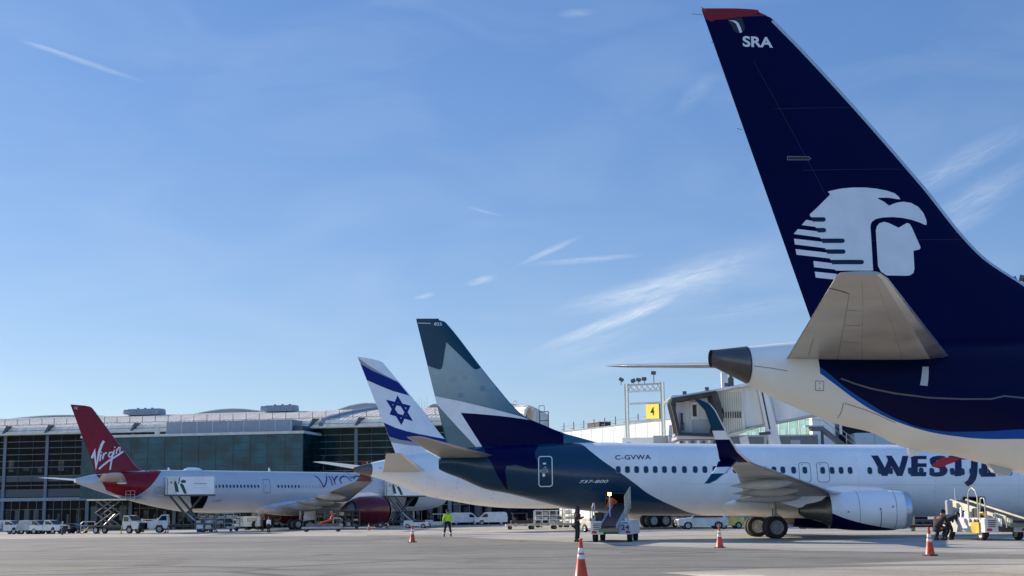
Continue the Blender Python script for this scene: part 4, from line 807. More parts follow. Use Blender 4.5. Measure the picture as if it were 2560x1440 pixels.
sheet('concrete_strip', [(8.6, 38.5), (13.0, 41.2), (28, 41.0), (28, 38.2), (14, 37.6)], CONC, .004, 6)
sheet('concrete_slab', [(3.6, 34.6), (6.8, 36.5), (14.5, 37.2), (40, 37.6), (40, 18), (5.5, 18), (5.2, 30)], CONC, .005, 6)
WORN = mat('worn yellow line paint', (.34, .27, .11), .85, var=.3, vs=6); WORNW = mat('worn white line paint', (.45, .45, .43), .85, var=.35, vs=4)
sheet('painted_line', [(-14.8, 39.6), (-14.6, 40.0), (-10.4, 43.3), (-10.1, 42.9)], WORN, .006, 4)
sheet('painted_line', [(22, 60.5), (23.6, 60.5), (23.6, 60.9), (22, 60.9)], WORNW, .010, 4)

# ---------------------------------------------------------------- terminal
class Loc:
    def __init__(s, X, Y, th): s.m = Matrix.Translation((X, Y, 0)) @ Matrix.Rotation(R(th), 4, 'Z')
TM = Loc(-97.5, 259, -10.7).m
TROOF = mat('standing seam roof', (.90, .78, .62), .6, metal=.0, var=.10, vs=.35, streak=(3, .4, 1))
TROOF2 = mat('roof edge metal', (.48, .50, .52), .4, metal=.4, var=.12, vs=.7)
TGL = mat('dark curtain glass', (.004, .009, .018), .12, spec=.04, var=.5, vs=.25)
TGL2 = mat('green curtain glass', (.005, .026, .034), .14, spec=.05, var=.4, vs=.3)
TSP = mat('blue spandrel panel', (.028, .055, .085), .4, var=.10, vs=.3)
TCOL = mat('facade column paint', (.13, .17, .21), .5, var=.06)
TMUL = mat('facade mullion', (.16, .18, .19), .45, metal=.2, var=.05)
BOXGL = mat('teal glass panel', (.010, .085, .115), .2, spec=.2, var=.30, vs=.35)
BOXLN = mat('glass panel joint', (.010, .035, .055), .4, var=.05)
PARAP = mat('parapet metal', (.25, .30, .35), .5, var=.05)
REFL = mat('painted glass reflection', (.07, .075, .07), .6, var=.8, vs=.9)  # pale patches that paint mottled reflections onto the curtain glass
term = thing('terminal_building', 'long glass-fronted terminal with a curved pale metal roof behind the red-tailed jet', 'terminal', (-97.5, 259, 0), R(-10.7))
gz = -.75; S0, S1 = -30., 98.; bay = 8.6
mb = MB(); mb.box(S0, S1, .35, 40, gz, 17.0, TGL); mb.build('wall', term)
k = 0; s = S0
while s < S1-.1:
    e = min(s+bay, S1); off = (5.9 % bay)-bay
    b = MB(); x0, x1 = s+off+bay*0, s+off+bay
    right = x0 > 60
    b.box(x0+.3, x1-.3, .15, .3, 9.35, 16.9, TGL2 if right else TGL); b.box(x0+.3, x1-.3, .12, .3, 8.3, 9.35, TSP if not right else TGL2); b.box(x0+.3, x1-.3, .15, .3, 6.9, 8.3, TGL); b.box(x0+.3, x1-.3, .12, .3, 5.45, 6.9, TSP)
    for z in [15.75, 14.55, 13.35, 12.15, 10.95, 9.35, 7.6]: b.box(x0+.3, x1-.3, 0, .14, z-.05, z+.05, TMUL)
    for q in (.33, .66): b.box(x0+bay*q-.04, x0+bay*q+.04, .05, .149, 6.9, 16.9, BOXLN)
    for q in range(5): u = random.random(); b.box(x0+.8+q*1.5, x0+.8+q*1.5+.3+u, .11, .148, 9.6+u*.7, 10.5+random.random()*2.2, REFL if random.random() < .45 else TGL2)
    b.box(x0-.3, x0+.3, -.15, .35, 5.3, 16.95, TCOL)
    b.build('glass_bay', term)
    b = MB(); b.box(x0+.35, x1-.35, .2, .34, gz, 4.7, TGL if k % 3 else TGL2)
    for q in (.2, .4, .6, .8): b.box(x0+bay*q-.04, x0+bay*q+.04, .08, .199, gz, 4.7, TMUL)
    b.box(x0+.35, x1-.35, .08, .199, 3.1, 3.18, TMUL)
    for q in range(4): u = random.random(); b.box(x0+.6+q*1.9, x0+1.0+q*1.9+u, .17, .198, gz+.8+u, 2.2+u*1.5, REFL if random.random() < .5 else TSP)
    b.box(x0-.33, x0+.33, -.2, .4, gz, 4.7, TCOL); b.build('ground_floor_bay', term); s += bay; k += 1
b = MB(); b.box(S0-4, S1, -.35, .3, 4.7, 5.3, PARAP); b.build('fascia', term)
prof = [(-1.6, 16.95), (-1.7, 17.4), (-1.2, 17.75), (-.9, 18.35), (.6, 18.75), (4.0, 19.5), (7.5, 20.2), (11, 20.8), (14, 21.25), (17, 21.55), (24, 21.6), (40, 21.3), (40, 16.9), (0, 16.9)]
b = MB()
def xsec(x0, x1, pr, m, up=0): return b.loft([[(x, y, z+up) for y, z in pr] for x in (x0, x1)], m, smooth=False)
xsec(S0-2, S1+1, prof, TROOF); o = b.build('roof', term)
b = MB()
for i in range(int((S1-S0)/.86)):
    x = S0+i*.86; b.loft([[(x+d, y, z+.05) for y, z in ((-.9, 18.35), (.6, 18.75), (4, 19.5), (7.5, 20.2), (11, 20.8), (14, 21.25))]+[(x+d, y, z-.1) for y, z in ((14, 21.25), (11, 20.8), (7.5, 20.2), (4, 19.5), (.6, 18.75), (-.9, 18.35))] for d in (0, .04)], TROOF2, smooth=False)
for y, z, h in ((-1.72, 16.95, .28), (-.55, 17.95, .14)): b.box(S0-2, S1+1, y-.12, y+.05, z, z+h, TROOF2)
b.box(S0-2, S1+1, -1.3, -.9, 17.62, 17.75, DKGREY)
for i in range(int((S1-S0)/2.55)):
    x = S0+i*2.55; b.box(x-.04, x+.04, 1.2, 1.28, 18.7, 20.1, DKGREY)
b.tube([(S0, 1.2, 19.0), (S1, 1.2, 19.0)], .035, DKGREY)
b.build('roof_trim', o)
for i in range(16):
    x = S0+5.9 % bay+i*bay-bay; b = MB(); b.prism([(x-.5, 17.0), (x+.1, 17.1), (x+1.0, 18.7), (x+2.2, 18.6), (x+1.2, 18.0), (x+.8, 17.3)], -1.75, -1.2, TSP); b.build('roof_bracket', o)
b = MB()
for i in range(len(prof)-4):
    (y0, z0), (y1, z1) = prof[i], prof[i+1]; u0, u1 = 64.6+(y0*.32), 64.6+(y1*.32)
    b.add([(u0, y0, z0-.1), (u0+.7, y0, z0-.1), (u1+.7, y1, z1-.1), (u1, y1, z1-.1), (u0, y0, z0+.5), (u0+.7, y0, z0+.5), (u1+.7, y1, z1+.5), (u1, y1, z1+.5)], [(4, 5, 6, 7), (0, 1, 5, 4), (2, 3, 7, 6), (1, 2, 6, 5), (0, 4, 7, 3)], PARAP)
b.build('roof_arch', o)
for x0, x1, yb, h in ((-20, 15.5, 26, 1.1), (25, 46.5, 26, 1.5), (56.5, 72.5, 26, 1.9), (69.5, 74.5, 20, 2.2), (75, 80, 30, 1.7), (89, 97, 26, 1.1)):
    b = MB(); n = 14; A = [(x0+(x1-x0)*i/n, yb, 21.4+h*math.sin(math.pi*i/n)) for i in range(n+1)]; Bk = [(x, y+8, z-.2) for x, y, z in A]
    b.add(A+Bk, [(i, i+1, n+2+i, n+1+i) for i in range(n)], TROOF2, True); b.add(A, [list(range(n+1))], PARAP)
    b.tube([(x, y-.1, z+.1) for x, y, z in A], .14, TROOF2); b.build('roof_vault', o)
for x0, x1 in ((19.2, 26.2), (47.6, 53.8)):
    b = MB(); b.loft([[(x, 13+dy, 21.3+dz) for dy, dz in ((0, 0), (0, .8), (.4, 1.2), (3, 1.25), (3.4, .8), (3.4, 0))] for x in (x0+.5, x0+1.6, x1)], PARAP, smooth=False)
    b.loft([[(x, 13.1+dy, 21.5+dz) for dy, dz in ((0, 0), (0, .6), (.3, .9), (3, .9), (3, 0))] for x in (x0-.4, x0+.5)], PARAP, smooth=False)
    for q in range(9): b.box(x0+1.2+q*.6, x0+1.3+q*.6, 12.94, 12.99, 21.5, 22.1, TMUL)
    for q in range(3): b.cyl((x0+2+q*1.5, 14.5, 22.5), (x0+2+q*1.5, 14.5, 22.75), .25, TMUL)
    b.build('air_handling_unit', o)
b = MB()
for q in range(8): x = 73.6+q*.55; b.cyl((x, 24, 21.5), (x, 24, 24.0+.35*math.sin(q*1.9)), .05, METAL); b.box(x-.1, x+.1, 23.95, 24.05, 23.2, 23.35, METAL)
b.build('antenna_row', o)
bx = MB(); bx.box(22.1, 63.7, -9, .1, 4.9, 15.6, BOXLN)
bxo = bx.build('glass_box', term)
n = 13
for i in range(n):
    x0 = 22.1+41.6*i/n; x1 = 22.1+41.6*(i+1)/n; b = MB()
    for q in range(8):
        z0 = 4.95+10.6*q/8; z1 = 4.95+10.6*(q+1)/8; b.box(x0+.07, x1-.07, -9.06, -9.0, z0+.06, z1-.05, BOXGL)
    b.build('glass_panel_column', bxo)
b = MB()
for i in range(3):
    for q in range(8): b.box(63.70, 63.76, -8.95+i*3, -6.1+i*3, 4.98+10.6*q/8, 4.95+10.6*(q+1)/8-.04, TGL2)
b.build('side_glass', bxo)
b = MB(); b.box(21.9, 63.95, -9.25, .1, 15.6, 16.05, LTGREY); b.box(37, 60.6, -6.5, 0, 16.05, 18.3, PARAP)
for i in range(9): b.box(37+i*2.94, 37.1+i*2.94, -6.54, -6.5, 16.05, 18.3, TROOF2)
b.box(60.6, 62.4, -5.5, 0, 16.05, 17.2, TSP); b.box(34.6, 35.3, -6, -5.3, 16.05, 17.4, LTGREY); b.build('parapet', bxo)
# pale drum and roof platform at the far end of the roof
t = thing('roof_drum', 'pale round drum with a dark open mouth on the far terminal roof', 'roof vent', (2.2, 236, 17.6), R(-28))
b = MB(); b.lathe([(-3.5, 1.95), (.4, 2.0), (.45, 2.15), (.9, 2.15), (.9, 1.8), (.3, 1.7), (-.6, 1.5)], 0, 0, 0, TROOF, 'x', 32); b.cyl((-.6, 0, 0), (-.65, 0, 0), 1.55, HOLE, n=32); b.box(-3.2, .2, -1.6, 1.6, -3.2, -1.2, TROOF2); b.build('drum', t)
b = MB()
for q in range(5): a = q*.5; b.tube([(-1.6+.25*math.cos(u*.8+a)*1.6, -1.2, 2.0+.5+.55*math.sin(u*.8+a)) for u in range(9)], .05, LTGREY, n=5)
b.build('coiled_cable', t)
t = thing('roof_platform', 'dark steel ladder platform beside the pale roof drum', 'platform', (5.0, 234, 15.6))
b = MB()
for x in (-.6, .9): b.box(x, x+.16, 0, .16, -3, 3.0, DKGREY)
for z in (-.2, 1.4, 2.9): b.box(-.6, 1.05, 0, .16, z, z+.14, DKGREY)
b.tube([(-.6, 0, 3), (-.6, 0, 4), (.3, 0, 4), (.3, 0, 3)], .05, DKGREY); b.build('frame', t)

# low buildings behind the parked jets
t = thing('service_building', 'low blue-grey service building running behind the parked jets', 'building', (-22, 268, 0))
LOWW = mat('blue grey cladding', (.07, .095, .125), .6, var=.12, vs=.4); LOWD = mat('dark doorway', (.008, .01, .014), .7, var=.2)
b = MB(); b.box(-2, 62, 0, 20, -1, 7.5, LOWW); b.box(-2, 62, -.4, -.02, 3.2, 3.5, PARAP); b.build('wall', t)
for x0, w_ in ((0, 2.2), (3.4, 1.6), (7, 4.2), (27.5, 2.6), (32, 3.4), (38, 4), (45, 3), (50, 5)): b = MB(); b.box(x0, x0+w_, -.12, -.01, -1, 2.9, LOWD); b.build('door', t)
for x0 in (6.2, 12.8, 23.5, 25.2, 30.9): b = MB(); b.box(x0, x0+.35, -.8, -.4, -1, 3.2, LTGREY); b.build('column', t)
t = thing('hall_building', 'long white flat-roofed building with rooftop railings, lit by the sun, behind the yellow sign', 'building', (7.3, 209, 0), math.atan2(-28, 14.5))
WHT = mat('sunlit white cladding', (.80, .79, .74), .6, var=.03, vs=.5)
b = MB(); b.box(-1, 34, 0, 7, -1, 13.6, WHT); b.box(-1, 34, -.05, .6, 13.6, 13.75, PARAP)
for i in range(12): b.box(i*3-.03, i*3+.03, -.012, 0, 8.0, 13.6, LINE)
b.box(-1, 34, -.014, 0, 11.2, 11.26, LINE); b.box(3, 10, -.05, 0, 6.6, 8.0, TSP); b.build('wall', t)
b = MB()
for i in range(12): b.box(i*3-.05, i*3+.05, .4, .5, 13.75, 15.0, DKGREY); b.box(i*3-.9, i*3+.1, .42, .48, 14.0, 14.08, DKGREY)
b.tube([(-1, .45, 14.5), (34, .45, 14.5)], .03, DKGREY); b.build('roof_railing', t)
b = MB(); b.box(4.4, 7.9, 2, 4, 13.76, 14.7, BLACK); b.box(4.4, 7.9, 1.9, 4.1, 14.7, 14.8, PARAP); b.build('roof_unit', t)
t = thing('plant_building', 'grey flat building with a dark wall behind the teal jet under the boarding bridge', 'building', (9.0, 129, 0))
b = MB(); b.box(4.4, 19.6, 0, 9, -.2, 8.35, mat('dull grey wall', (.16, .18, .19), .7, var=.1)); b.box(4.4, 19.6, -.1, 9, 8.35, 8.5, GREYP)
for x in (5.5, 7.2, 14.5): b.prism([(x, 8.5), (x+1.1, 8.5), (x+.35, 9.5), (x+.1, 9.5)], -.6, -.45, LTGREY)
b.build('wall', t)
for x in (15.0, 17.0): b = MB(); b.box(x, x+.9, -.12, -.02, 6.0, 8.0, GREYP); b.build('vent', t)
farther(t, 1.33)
t = thing('link_building', 'white building with pale green windows and an outside stair, right of the boarding bridge', 'building', (27.5, 150, 0), math.atan2(-8, 4.3))
PGL = mat('pale green glass', (.30, .55, .48), .25, spec=.6, var=.12, vs=.8)
b = MB(); b.box(-6, 9.1, .1, 14, -.2, 14.5, WHT); b.build('wall', t)
for i in range(9):
    for z0, z1 in ((8.9, 10.9), (11.15, 13.4)):
        x0 = -6+i*1.66; b = MB(); b.box(x0+.12, x0+1.54, .02, .09, z0, z1, PGL); b.box(x0, x0+1.66, .0, .1, z1, z1+.14, WHT); b.box(x0, x0+.12, 0, .1, z0, z1, WHT); b.box(x0+.35, x0+1.2, .0, .019, z0+.2, z0+1.2, mat('paler glass', (.42, .62, .55), .3)); b.build('window', t)
farther(t, 1.3)
t = thing('end_building', 'white end wall of the pier with a dark recess beside the outside stair', 'building', (30.2, 138.5, 0))
b = MB(); b.box(0, 2.3, 0, 1.2, -.2, 12.9, WHT); b.box(-.3, 2.9, -.4, 1.3, 12.9, 13.1, PARAP); b.box(2.3, 2.6, -.1, 3, -.2, 12.9, DKGREY); b.box(2.6, 12, 3, 9, -.2, 12.2, LOWD); b.box(2.7, 2.95, -.2, .2, 9, 12.3, WHT); b.box(6.6, 8.2, 1.5, 3, 8, 11.8, LTGREY); b.build('wall', t); farther(t, 1.3)
t = thing('outside_stair', 'grey steel outside stair with handrails in front of the white end wall', 'stair', (28.5, 132, 8.4))
b = MB(); b.prism([(0, 1.0), (1.2, 1.0), (4.8, -1.9), (4.4, -2.2), (1.1, .6), (0, .6)], -.5, .5, mat('stair grey', (.12, .12, .13), .6)); b.box(-.5, 1.3, -.55, .55, 1.0, 1.12, LTGREY); b.build('flight', t)
b = MB()
for x, z in ((-.5, 1.1), (.3, 1.1), (1.2, 1.05), (2.3, .15), (3.4, -.75), (4.5, -1.6)): b.cyl((x, -.5, z), (x, -.5, z+1.05), .03, STEEL)
for dz in (.55, 1.05): b.tube([(-.5, -.5, 1.1+dz), (1.2, -.5, 1.05+dz), (4.5, -.5, -1.6+dz)], .03, STEEL)
b.build('handrail', t); b = MB(); b.box(1.0, 1.25, -.4, -.2, -8.5, .6, DKGREY); b.box(4.3, 4.5, -.4, -.2, -8.5, -2, DKGREY); b.build('support', t); farther(t, 1.3)
t = thing('equipment_shelter', 'pale grey panelled box behind the teal jet, right of the outside stair', 'shelter', (29.6, 119, 0))
b = MB(); b.rbox(0, 3.35, 0, 4, 6.2, 8.05, mat('pale panel', (.50, .55, .57), .5, var=.03)); b.box(1.7, 1.74, -.01, 0, 6.2, 8.0, LINE); b.box(3.5, 3.8, .5, .8, 5, 7.7, BLACK); b.build('body', t)
for x in (.4, 2.7): b = MB(); b.box(x, x+.12, 1, 1.12, -.1, 6.2, DKGREY); b.build('leg', t)
farther(t, 1.5)

# ---------------------------------------------------------------- gate gantries
def gantry(loc, rz, label):
    t = thing('gate_gantry', label, 'gantry', loc, rz, 'floodlit steel gantries'); L_ = 4.85
    for k, x in enumerate((0, 3.05)):
        b = MB(); b.box(x-.13, x+.13, -.13, .13, 7.5, 11.9, STEEL); b.box(x-.02, x+.14, -.15, -.131, 7.5, 11.9, METAL); b.build('post', t)
    b = MB()
    for z in (8.7, 10.15): b.box(.13, 2.92, -.07, .07, z, z+.17, WHITE2)
    b.box(.13, 2.92, -.08, .08, 11.15, 11.3, WHITE2); b.box(.13, 2.92, -.06, .06, 11.72, 11.84, STEEL)
    for i in range(6): x = .13+i*.465; b.cyl((x, 0, 11.2), (x+.23, 0, 11.75), .05, WHITE2).cyl((x+.23, 0, 11.75), (x+.465, 0, 11.2), .05, WHITE2)
    b.build('crossbar', t)
    for x, z, tl in ((-.45, 12.15, 30), (.65, 12.0, -20), (1.05, 12.05, 15), (1.55, 12.1, 0), (2.35, 12.55, 5)):
        b = MB(); b.cyl((x, 0, 11.8), (x, 0, z), .03, DKGREY); T = Matrix.Translation((x, -.1, z)) @ Matrix.Rotation(R(tl), 4, 'Y') @ Matrix.Rotation(R(-25), 4, 'X')
        b.box(-.18, .18, -.12, .08, 0, .24, DKGREY, T); b.box(-.14, .14, -.14, -.125, .03, .21, mat('lamp glass', (.10, .12, .14), .2), T); b.build('floodlight', t)
    return t
g = gantry((at(1577, 31.1)[0], 112, 0), R(-22), 'tall steel gantry with floodlights and a yellow number 4 sign beside the boarding bridge')
farther(g, 1.5)
t = thing('roof_block', 'low white and grey block under the gate gantry beside the boarding bridge', 'building', (at(1577, 31.1)[0], 112, 0)); b = MB(); b.box(-.5, 2.05, -.6, 4, 0, 7.45, WHT); b.box(2.05, 4.3, -.5, 4, 0, 7.6, GREYP); b.box(3.2, 3.9, -1.4, -.6, 0, 7.5, GREYP); b.build('wall', t); farther(t, 1.5)
sg_ = thing('gate_sign', 'square yellow gate sign with a black number 4 hanging in the gantry', 'sign', (at(1577, 31.1)[0], 112, 0), R(-22))
b = MB(); b.box(1.72, 2.8, -.22, .18, 8.93, 10.12, DKGREY); b.box(1.70, 2.78, -.26, -.221, 8.93, 10.12, mat('backlit yellow sign face', (.75, .52, .06), .5, var=.03, emit=(.9, .66, .12, .55))); b.build('panel', sg_)
b = MB(); b.text('4', lambda x, z: (x, -.266, z), mat('sign black', (.10, .06, .01), .6), 2.06, 9.2, .68, .34, bold=.02); b.build('numeral', sg_); farther(sg_, 1.5)
g2 = gantry((at(2541, 41)[0], 84, 0), R(-22), 'floodlit steel gantry mostly hidden behind the navy fin at the right edge'); g2.scale = (1.27, 1.27, 1.275)
b = MB(); b.box(-.2, .2, -.2, .2, 0, 7.5, STEEL); b.build('post_base', g2)

# ---------------------------------------------------------------- boarding bridge
t = thing('boarding_bridge', 'grey corrugated boarding bridge with its open cab end facing the camera', 'boarding bridge', (at(1733, 39)[0], 88, 0), 0)
ox = at(1733, 39)[0]; BR = mat('bridge corrugated panel', (.72, .71, .68), .5, var=.07, vs=.5, streak=(2, 1, .3)); BE = mat('bridge cab panel', (.66, .62, .50), .5, var=.10, vs=1); HOOD = mat('rubber hood', (.055, .053, .05), .8, var=.25, vs=1.2); INN = mat('cab lining', (.62, .62, .60), .55, var=.05)
T = Matrix.Rotation(R(-9), 4, 'Y'); T2 = Matrix.Rotation(R(-6), 4, 'Y')
def fr(x0, x1, z0, z1, lean=.12): return [(x0, z0), (x1, z0), (x1-lean*0, z1), (x0-.25, z1)]
b = MB()   # hood: a thick frame round the opening, deep in y
out = [(-1.05, 6.25), (-1.2, 7.1), (-1.45, 8.25), (-1.35, 8.55), (1.5, 8.98), (1.72, 8.3), (1.85, 7.2), (1.55, 6.1)]; inn = [(-.84, 6.42), (-.98, 7.1), (-1.2, 8.22), (-1.12, 8.36), (1.2, 8.72), (1.3, 8.3), (1.42, 7.2), (1.22, 6.34)]
V = [(x, -1.6, z) for x, z in out]+[(x, -1.45, z) for x, z in inn]+[(x*.96, .5, z) for x, z in out]+[(x*.9, .5, z) for x, z in inn]; n = 8
b.add(V, [(i, (i+1) % n, n+(i+1) % n, n+i) for i in range(n)]+[(i, (i+1) % n, 2*n+(i+1) % n, 2*n+i) for i in range(n)]+[(n+i, n+(i+1) % n, 3*n+(i+1) % n, 3*n+i) for i in range(n)], HOOD)
for q in range(3): b.tube([(x*(1.0-.0*q), -1.2+q*.55, z+.01) for x, z in out], .06, HOOD, n=5)
b.build('hood', t)
b = MB(); b.box(-1.2, 1.5, .0, .1, 6.2, 8.9, INN); b.box(-1.2, 1.5, -1.2, 0, 6.2, 6.36, GREYP); b.box(.1, 1.4, -.1, -.01, 6.37, 7.3, GREYP); b.box(-1.0, -.75, -.5, 0, 6.37, 8.5, INN)
b.box(-.02, .52, -.12, -.02, 7.3, 8.45, WHITE2); b.box(.12, .38, -.14, -.12, 7.5, 8.25, BLACK); b.box(-.72, -.58, -.7, -.5, 7.0, 7.7, BLACK); b.box(-.72, -.5, -.6, -.4, 6.6, 7.1, DKGREY); b.build('cab_interior', t)
b = MB(); b.prism([(-1.4, 8.66), (-1.3, 8.56), (1.7, 9.03), (5.6, 9.75), (5.6, 9.92), (1.7, 9.2), (-1.35, 8.72)], -1.0, 3.2, WHITE2); b.build('roof', t)
b = MB(); b.prism([(1.45, 6.3), (1.9, 6.2), (3.4, 6.45), (3.25, 9.3), (1.6, 9.0)], -.6, 3, BE)
for i in range(11): x = 1.75+i*.14; b.box(x, x+.03, -.63, -.6, 6.5, 9.0, mat('cab rib', (.36, .34, .28), .5))
for i in range(8): x = 2.0+i*.15; b.box(x, x+.07, -.65, -.61, 7.35, 7.75, BLACK)
b.cyl((1.75, -.75, 7.8), (1.75, -.55, 7.8), .27, RUBBER, n=20); b.build('cab_side', t)
b = MB(); b.prism([(3.0, 6.68), (14.0, 8.62), (14.0, 11.2), (3.0, 9.42)], -.3, 2.9, BR)
for i in range(34):
    x = 3.15+i*.33; z0 = 6.70+(x-3)*.176; h = 2.68; a = x-.42; b.prism([(x, z0), (x+.11, z0+.02), (a+.13, z0+h), (a+.02, z0+h)], -.36, -.3, BR)
b.prism([(3.2, 6.62), (14, 8.52), (14, 8.62), (3.2, 6.72)], -.36, 3, GREYP); b.build('tunnel', t)
b = MB(); b.prism([(5.15, 4.0), (5.95, 4.0), (4.75, 9.55), (4.2, 9.45)], -.75, -.4, BR); b.prism([(4.42, 9.3), (4.5, 9.3), (4.95, 6.6), (4.87, 6.6)], -.80, -.751, BLACK); b.box(5.5, 5.75, -.5, 0, 0, 4.0, DKGREY)
b.tube([(4.6, -.9, 6.2), (4.55, -.9, 5.6), (4.3, -.9, 4.8)], .09, GREYP); b.cyl((4.2, -.95, 6.3), (4.9, -.95, 6.35), .1, DKGREY); b.build('lift_column', t)
b = MB(); b.box(-1.1, 1.6, -1.3, 1.5, 6.0, 6.22, LTGREY); b.box(-.9, 1.5, -1, 1.2, 5.6, 5.98, GREYP)
for i in range(7): b.box(-.9+i*.35, -.72+i*.35, -1.35, -1.31, 5.65+.05*(i % 3), 5.9, WHITE2 if i % 2 else DKGREY)
b.prism([(2.2, 6.15), (3.9, 6.6), (3.9, 6.72), (2.2, 6.3)], -1.0, -.6, CREAM); b.prism([(3.0, 6.1), (3.3, 4.6), (3.8, 4.6), (3.5, 6.2)], -.7, -.3, WHITE2); b.build('undercarriage', t)
for x, z in ((-.35, 8.95), (1.1, 9.2), (2.35, 9.45)): b = MB(); b.cyl((x, 0, z-.3), (x, 0, z), .03, DKGREY); b.cyl((x-.12, 0, z+.08), (x+.12, 0, z+.08), .12, DKGREY, n=10); b.build('beacon', t)
mx_ = at(1822, 33.5); t = thing('white_mast', 'white mast with cameras rising behind the boarding bridge', 'mast', (mx_[0], mx_[1], 0))
b = MB(); b.box(-.22, .22, -.22, .22, 6.5, 11.8, WHITE2); b.build('pole', t)
b = MB(); b.box(.3, .7, -.1, .1, 10.6, 11.4, DKGREY); b.box(.25, .95, -.2, .2, 10.3, 10.5, DKGREY); b.box(.4, .6, -.15, .1, 11.4, 11.7, DKGREY); b.cyl((.2, 0, 10.8), (.5, 0, 10.8), .05, DKGREY); b.build('camera_cluster', t)
# ---------------------------------------------------------------- cones
def make_cone(name, label, loc, rz=0, sc=None):
    t = thing(name, label, 'traffic cone', loc, rz, 'orange traffic cones along the stand edge', sc)
    b = MB(); b.rbox(-.18, .18, -.18, .18, .0, .04, mat('cone base rubber', (.03, .02, .02), .7, var=.3, vs=9), .012); b.build('base', t)
    b = MB()
    def rr(z): return .145+(z-.06)*(.032-.145)/.80
    b.lathe([(.035, .165), (.055, .15), (.44, rr(.44))], 0, 0, 0, ORANGE, 'z', 28); b.lathe([(.54, rr(.54)), (.58, rr(.58))], 0, 0, 0, ORANGE, 'z', 28); b.lathe([(.69, rr(.69)), (.86, .034), (.875, .045), (.9, .045), (.905, .03)], 0, 0, 0, ORANGE, 'z', 28); b.build('body', t)
    for z0, z1 in ((.44, .54), (.58, .69)):
        b = MB(); b.lathe([(z0, rr(z0)), (z0+.004, rr(z0)+.003), (z1-.004, rr(z1)+.003), (z1, rr(z1))], 0, 0, 0, COLLAR, 'z', 28); b.build('collar', t)
    return t
def on_ground(x, y): return (x, y, hgt(x, y)+.004)
# positions read from where each cone's foot meets the apron
c0 = make_cone('traffic_cone', 'nearest orange cone with two white collars, cut off by the bottom edge', on_ground(1.52, 32.0), .3)
for x, y, l, r_ in ((-5.55, 75.2, 'orange cone between the red engine and the worker in the yellow jacket', 1), (8.45, 57.3, 'orange cone in front of the teal jet, just left of its main wheels', 2), (13.4, 44.9, 'orange cone at the right, before the cream belt loader', .5)): dup(c0, on_ground(x, y), r_, l)
p = at(922, 19.5); dup(c0, p, 0, 'small far orange cone under the glossy red engine'); p = at(970, 18); dup(c0, p, 0, 'tiny orange cone in the shadow beside the scissor lift legs')

# ---------------------------------------------------------------- vehicles
def wheel2(root, x, y, r, w, hub=STEEL): wheel_mb(r, w, y, x, r, hub).build('wheel', root)
def pickup(name, label, loc, rz, box='bed', group=None, paint=WHITE2, L_=5.6):
    t = thing(name, label, 'truck', loc, rz, group)
    b = MB(); ins = lambda z: .0 if z < 1.15 else (z-1.15)*.22
    b.prism([(-.25, .5), (1.15, .5), (1.25, .95), (1.75, .98), (1.9, .5), (2.75, .5), (2.8, .9), (2.72, 1.2), (1.5, 1.32), (.75, 1.92), (-.2, 1.95), (-.3, 1.3)], -.98, .98, paint, ins); b.build('cab', t)
    b = MB(); b.prism([(1.50, 1.39), (.87, 1.89), (.78, 1.80), (1.38, 1.32)], -.74, .74, GLASS2); b.build('windscreen', t)
    for s in (-1, 1): b = MB(); b.prism([(.0, 1.32), (1.15, 1.32), (.68, 1.78), (.0, 1.8)], s*.86-.02, s*.86+.075, GLASS2); b.build('side_window', t); b = MB(); b.box(1.2, 1.35, s*1.2-.1, s*1.2+.1, 1.3, 1.6, BLACK); b.build('mirror', t)
    b = MB(); b.box(2.72, 2.86, -.92, .92, .5, .72, BLACK); b.box(2.76, 2.83, -.62, .62, .74, 1.14, BLACK); b.build('grille', t)
    for s in (-1, 1): b = MB(); b.rbox(2.74, 2.85, s*.8-.12, s*.8+.12, .82, 1.08, LTGREY); b.build('headlight', t)
    b = MB()
    if box == 'bed': b.box(-2.8, -.3, -.97, -.88, .55, 1.25, paint).box(-2.8, -.3, .88, .97, .55, 1.25, paint).box(-2.8, -2.7, -.9, .9, .55, 1.25, paint).box(-2.8, -.3, -.9, .9, .5, .62, DKGREY)
    elif box == 'utility': b.box(-3.0, -.35, -1.05, 1.05, .55, 1.45, paint); b.box(-3.0, -.35, -.6, .6, 1.45, 1.9, GREYP)
    else: b.box(-4.6, -.35, -1.15, 1.15, .85, 1.05, GREYP); b.box(-4.6, -4.5, -1.1, 1.1, 1.05, 1.6, paint); b.box(-1.0, -.6, -1.1, 1.1, 1.05, 2.0, paint)
    b.build('load_bed', t)
    for x in (1.5, -1.9 if box != 'flat' else -3.3):
        for s in (-1, 1): wheel2(t, x, s*.85, .42, .26)
    return t
p1 = pickup('pickup_truck', 'white pickup truck parked second from the left in the row before the terminal', at(62, 17.2), R(-24), 'bed', 'white trucks parked before the terminal')
pickup('pickup_truck', 'grey-white pickup truck with a covered bed in the middle of the row before the terminal', at(92, 17.4), R(-28), 'utility', 'white trucks parked before the terminal', mat('dusty grey paint', (.36, .38, .40), .4, var=.15)); dup(p1, at(124, 17.6), R(-24), 'rightmost white pickup truck in the row before the terminal')
pickup('flatbed_truck', 'white flatbed truck at the left edge of the picture, leftmost in the row', at(22, 17.2), R(-14), 'flat', 'white trucks parked before the terminal')
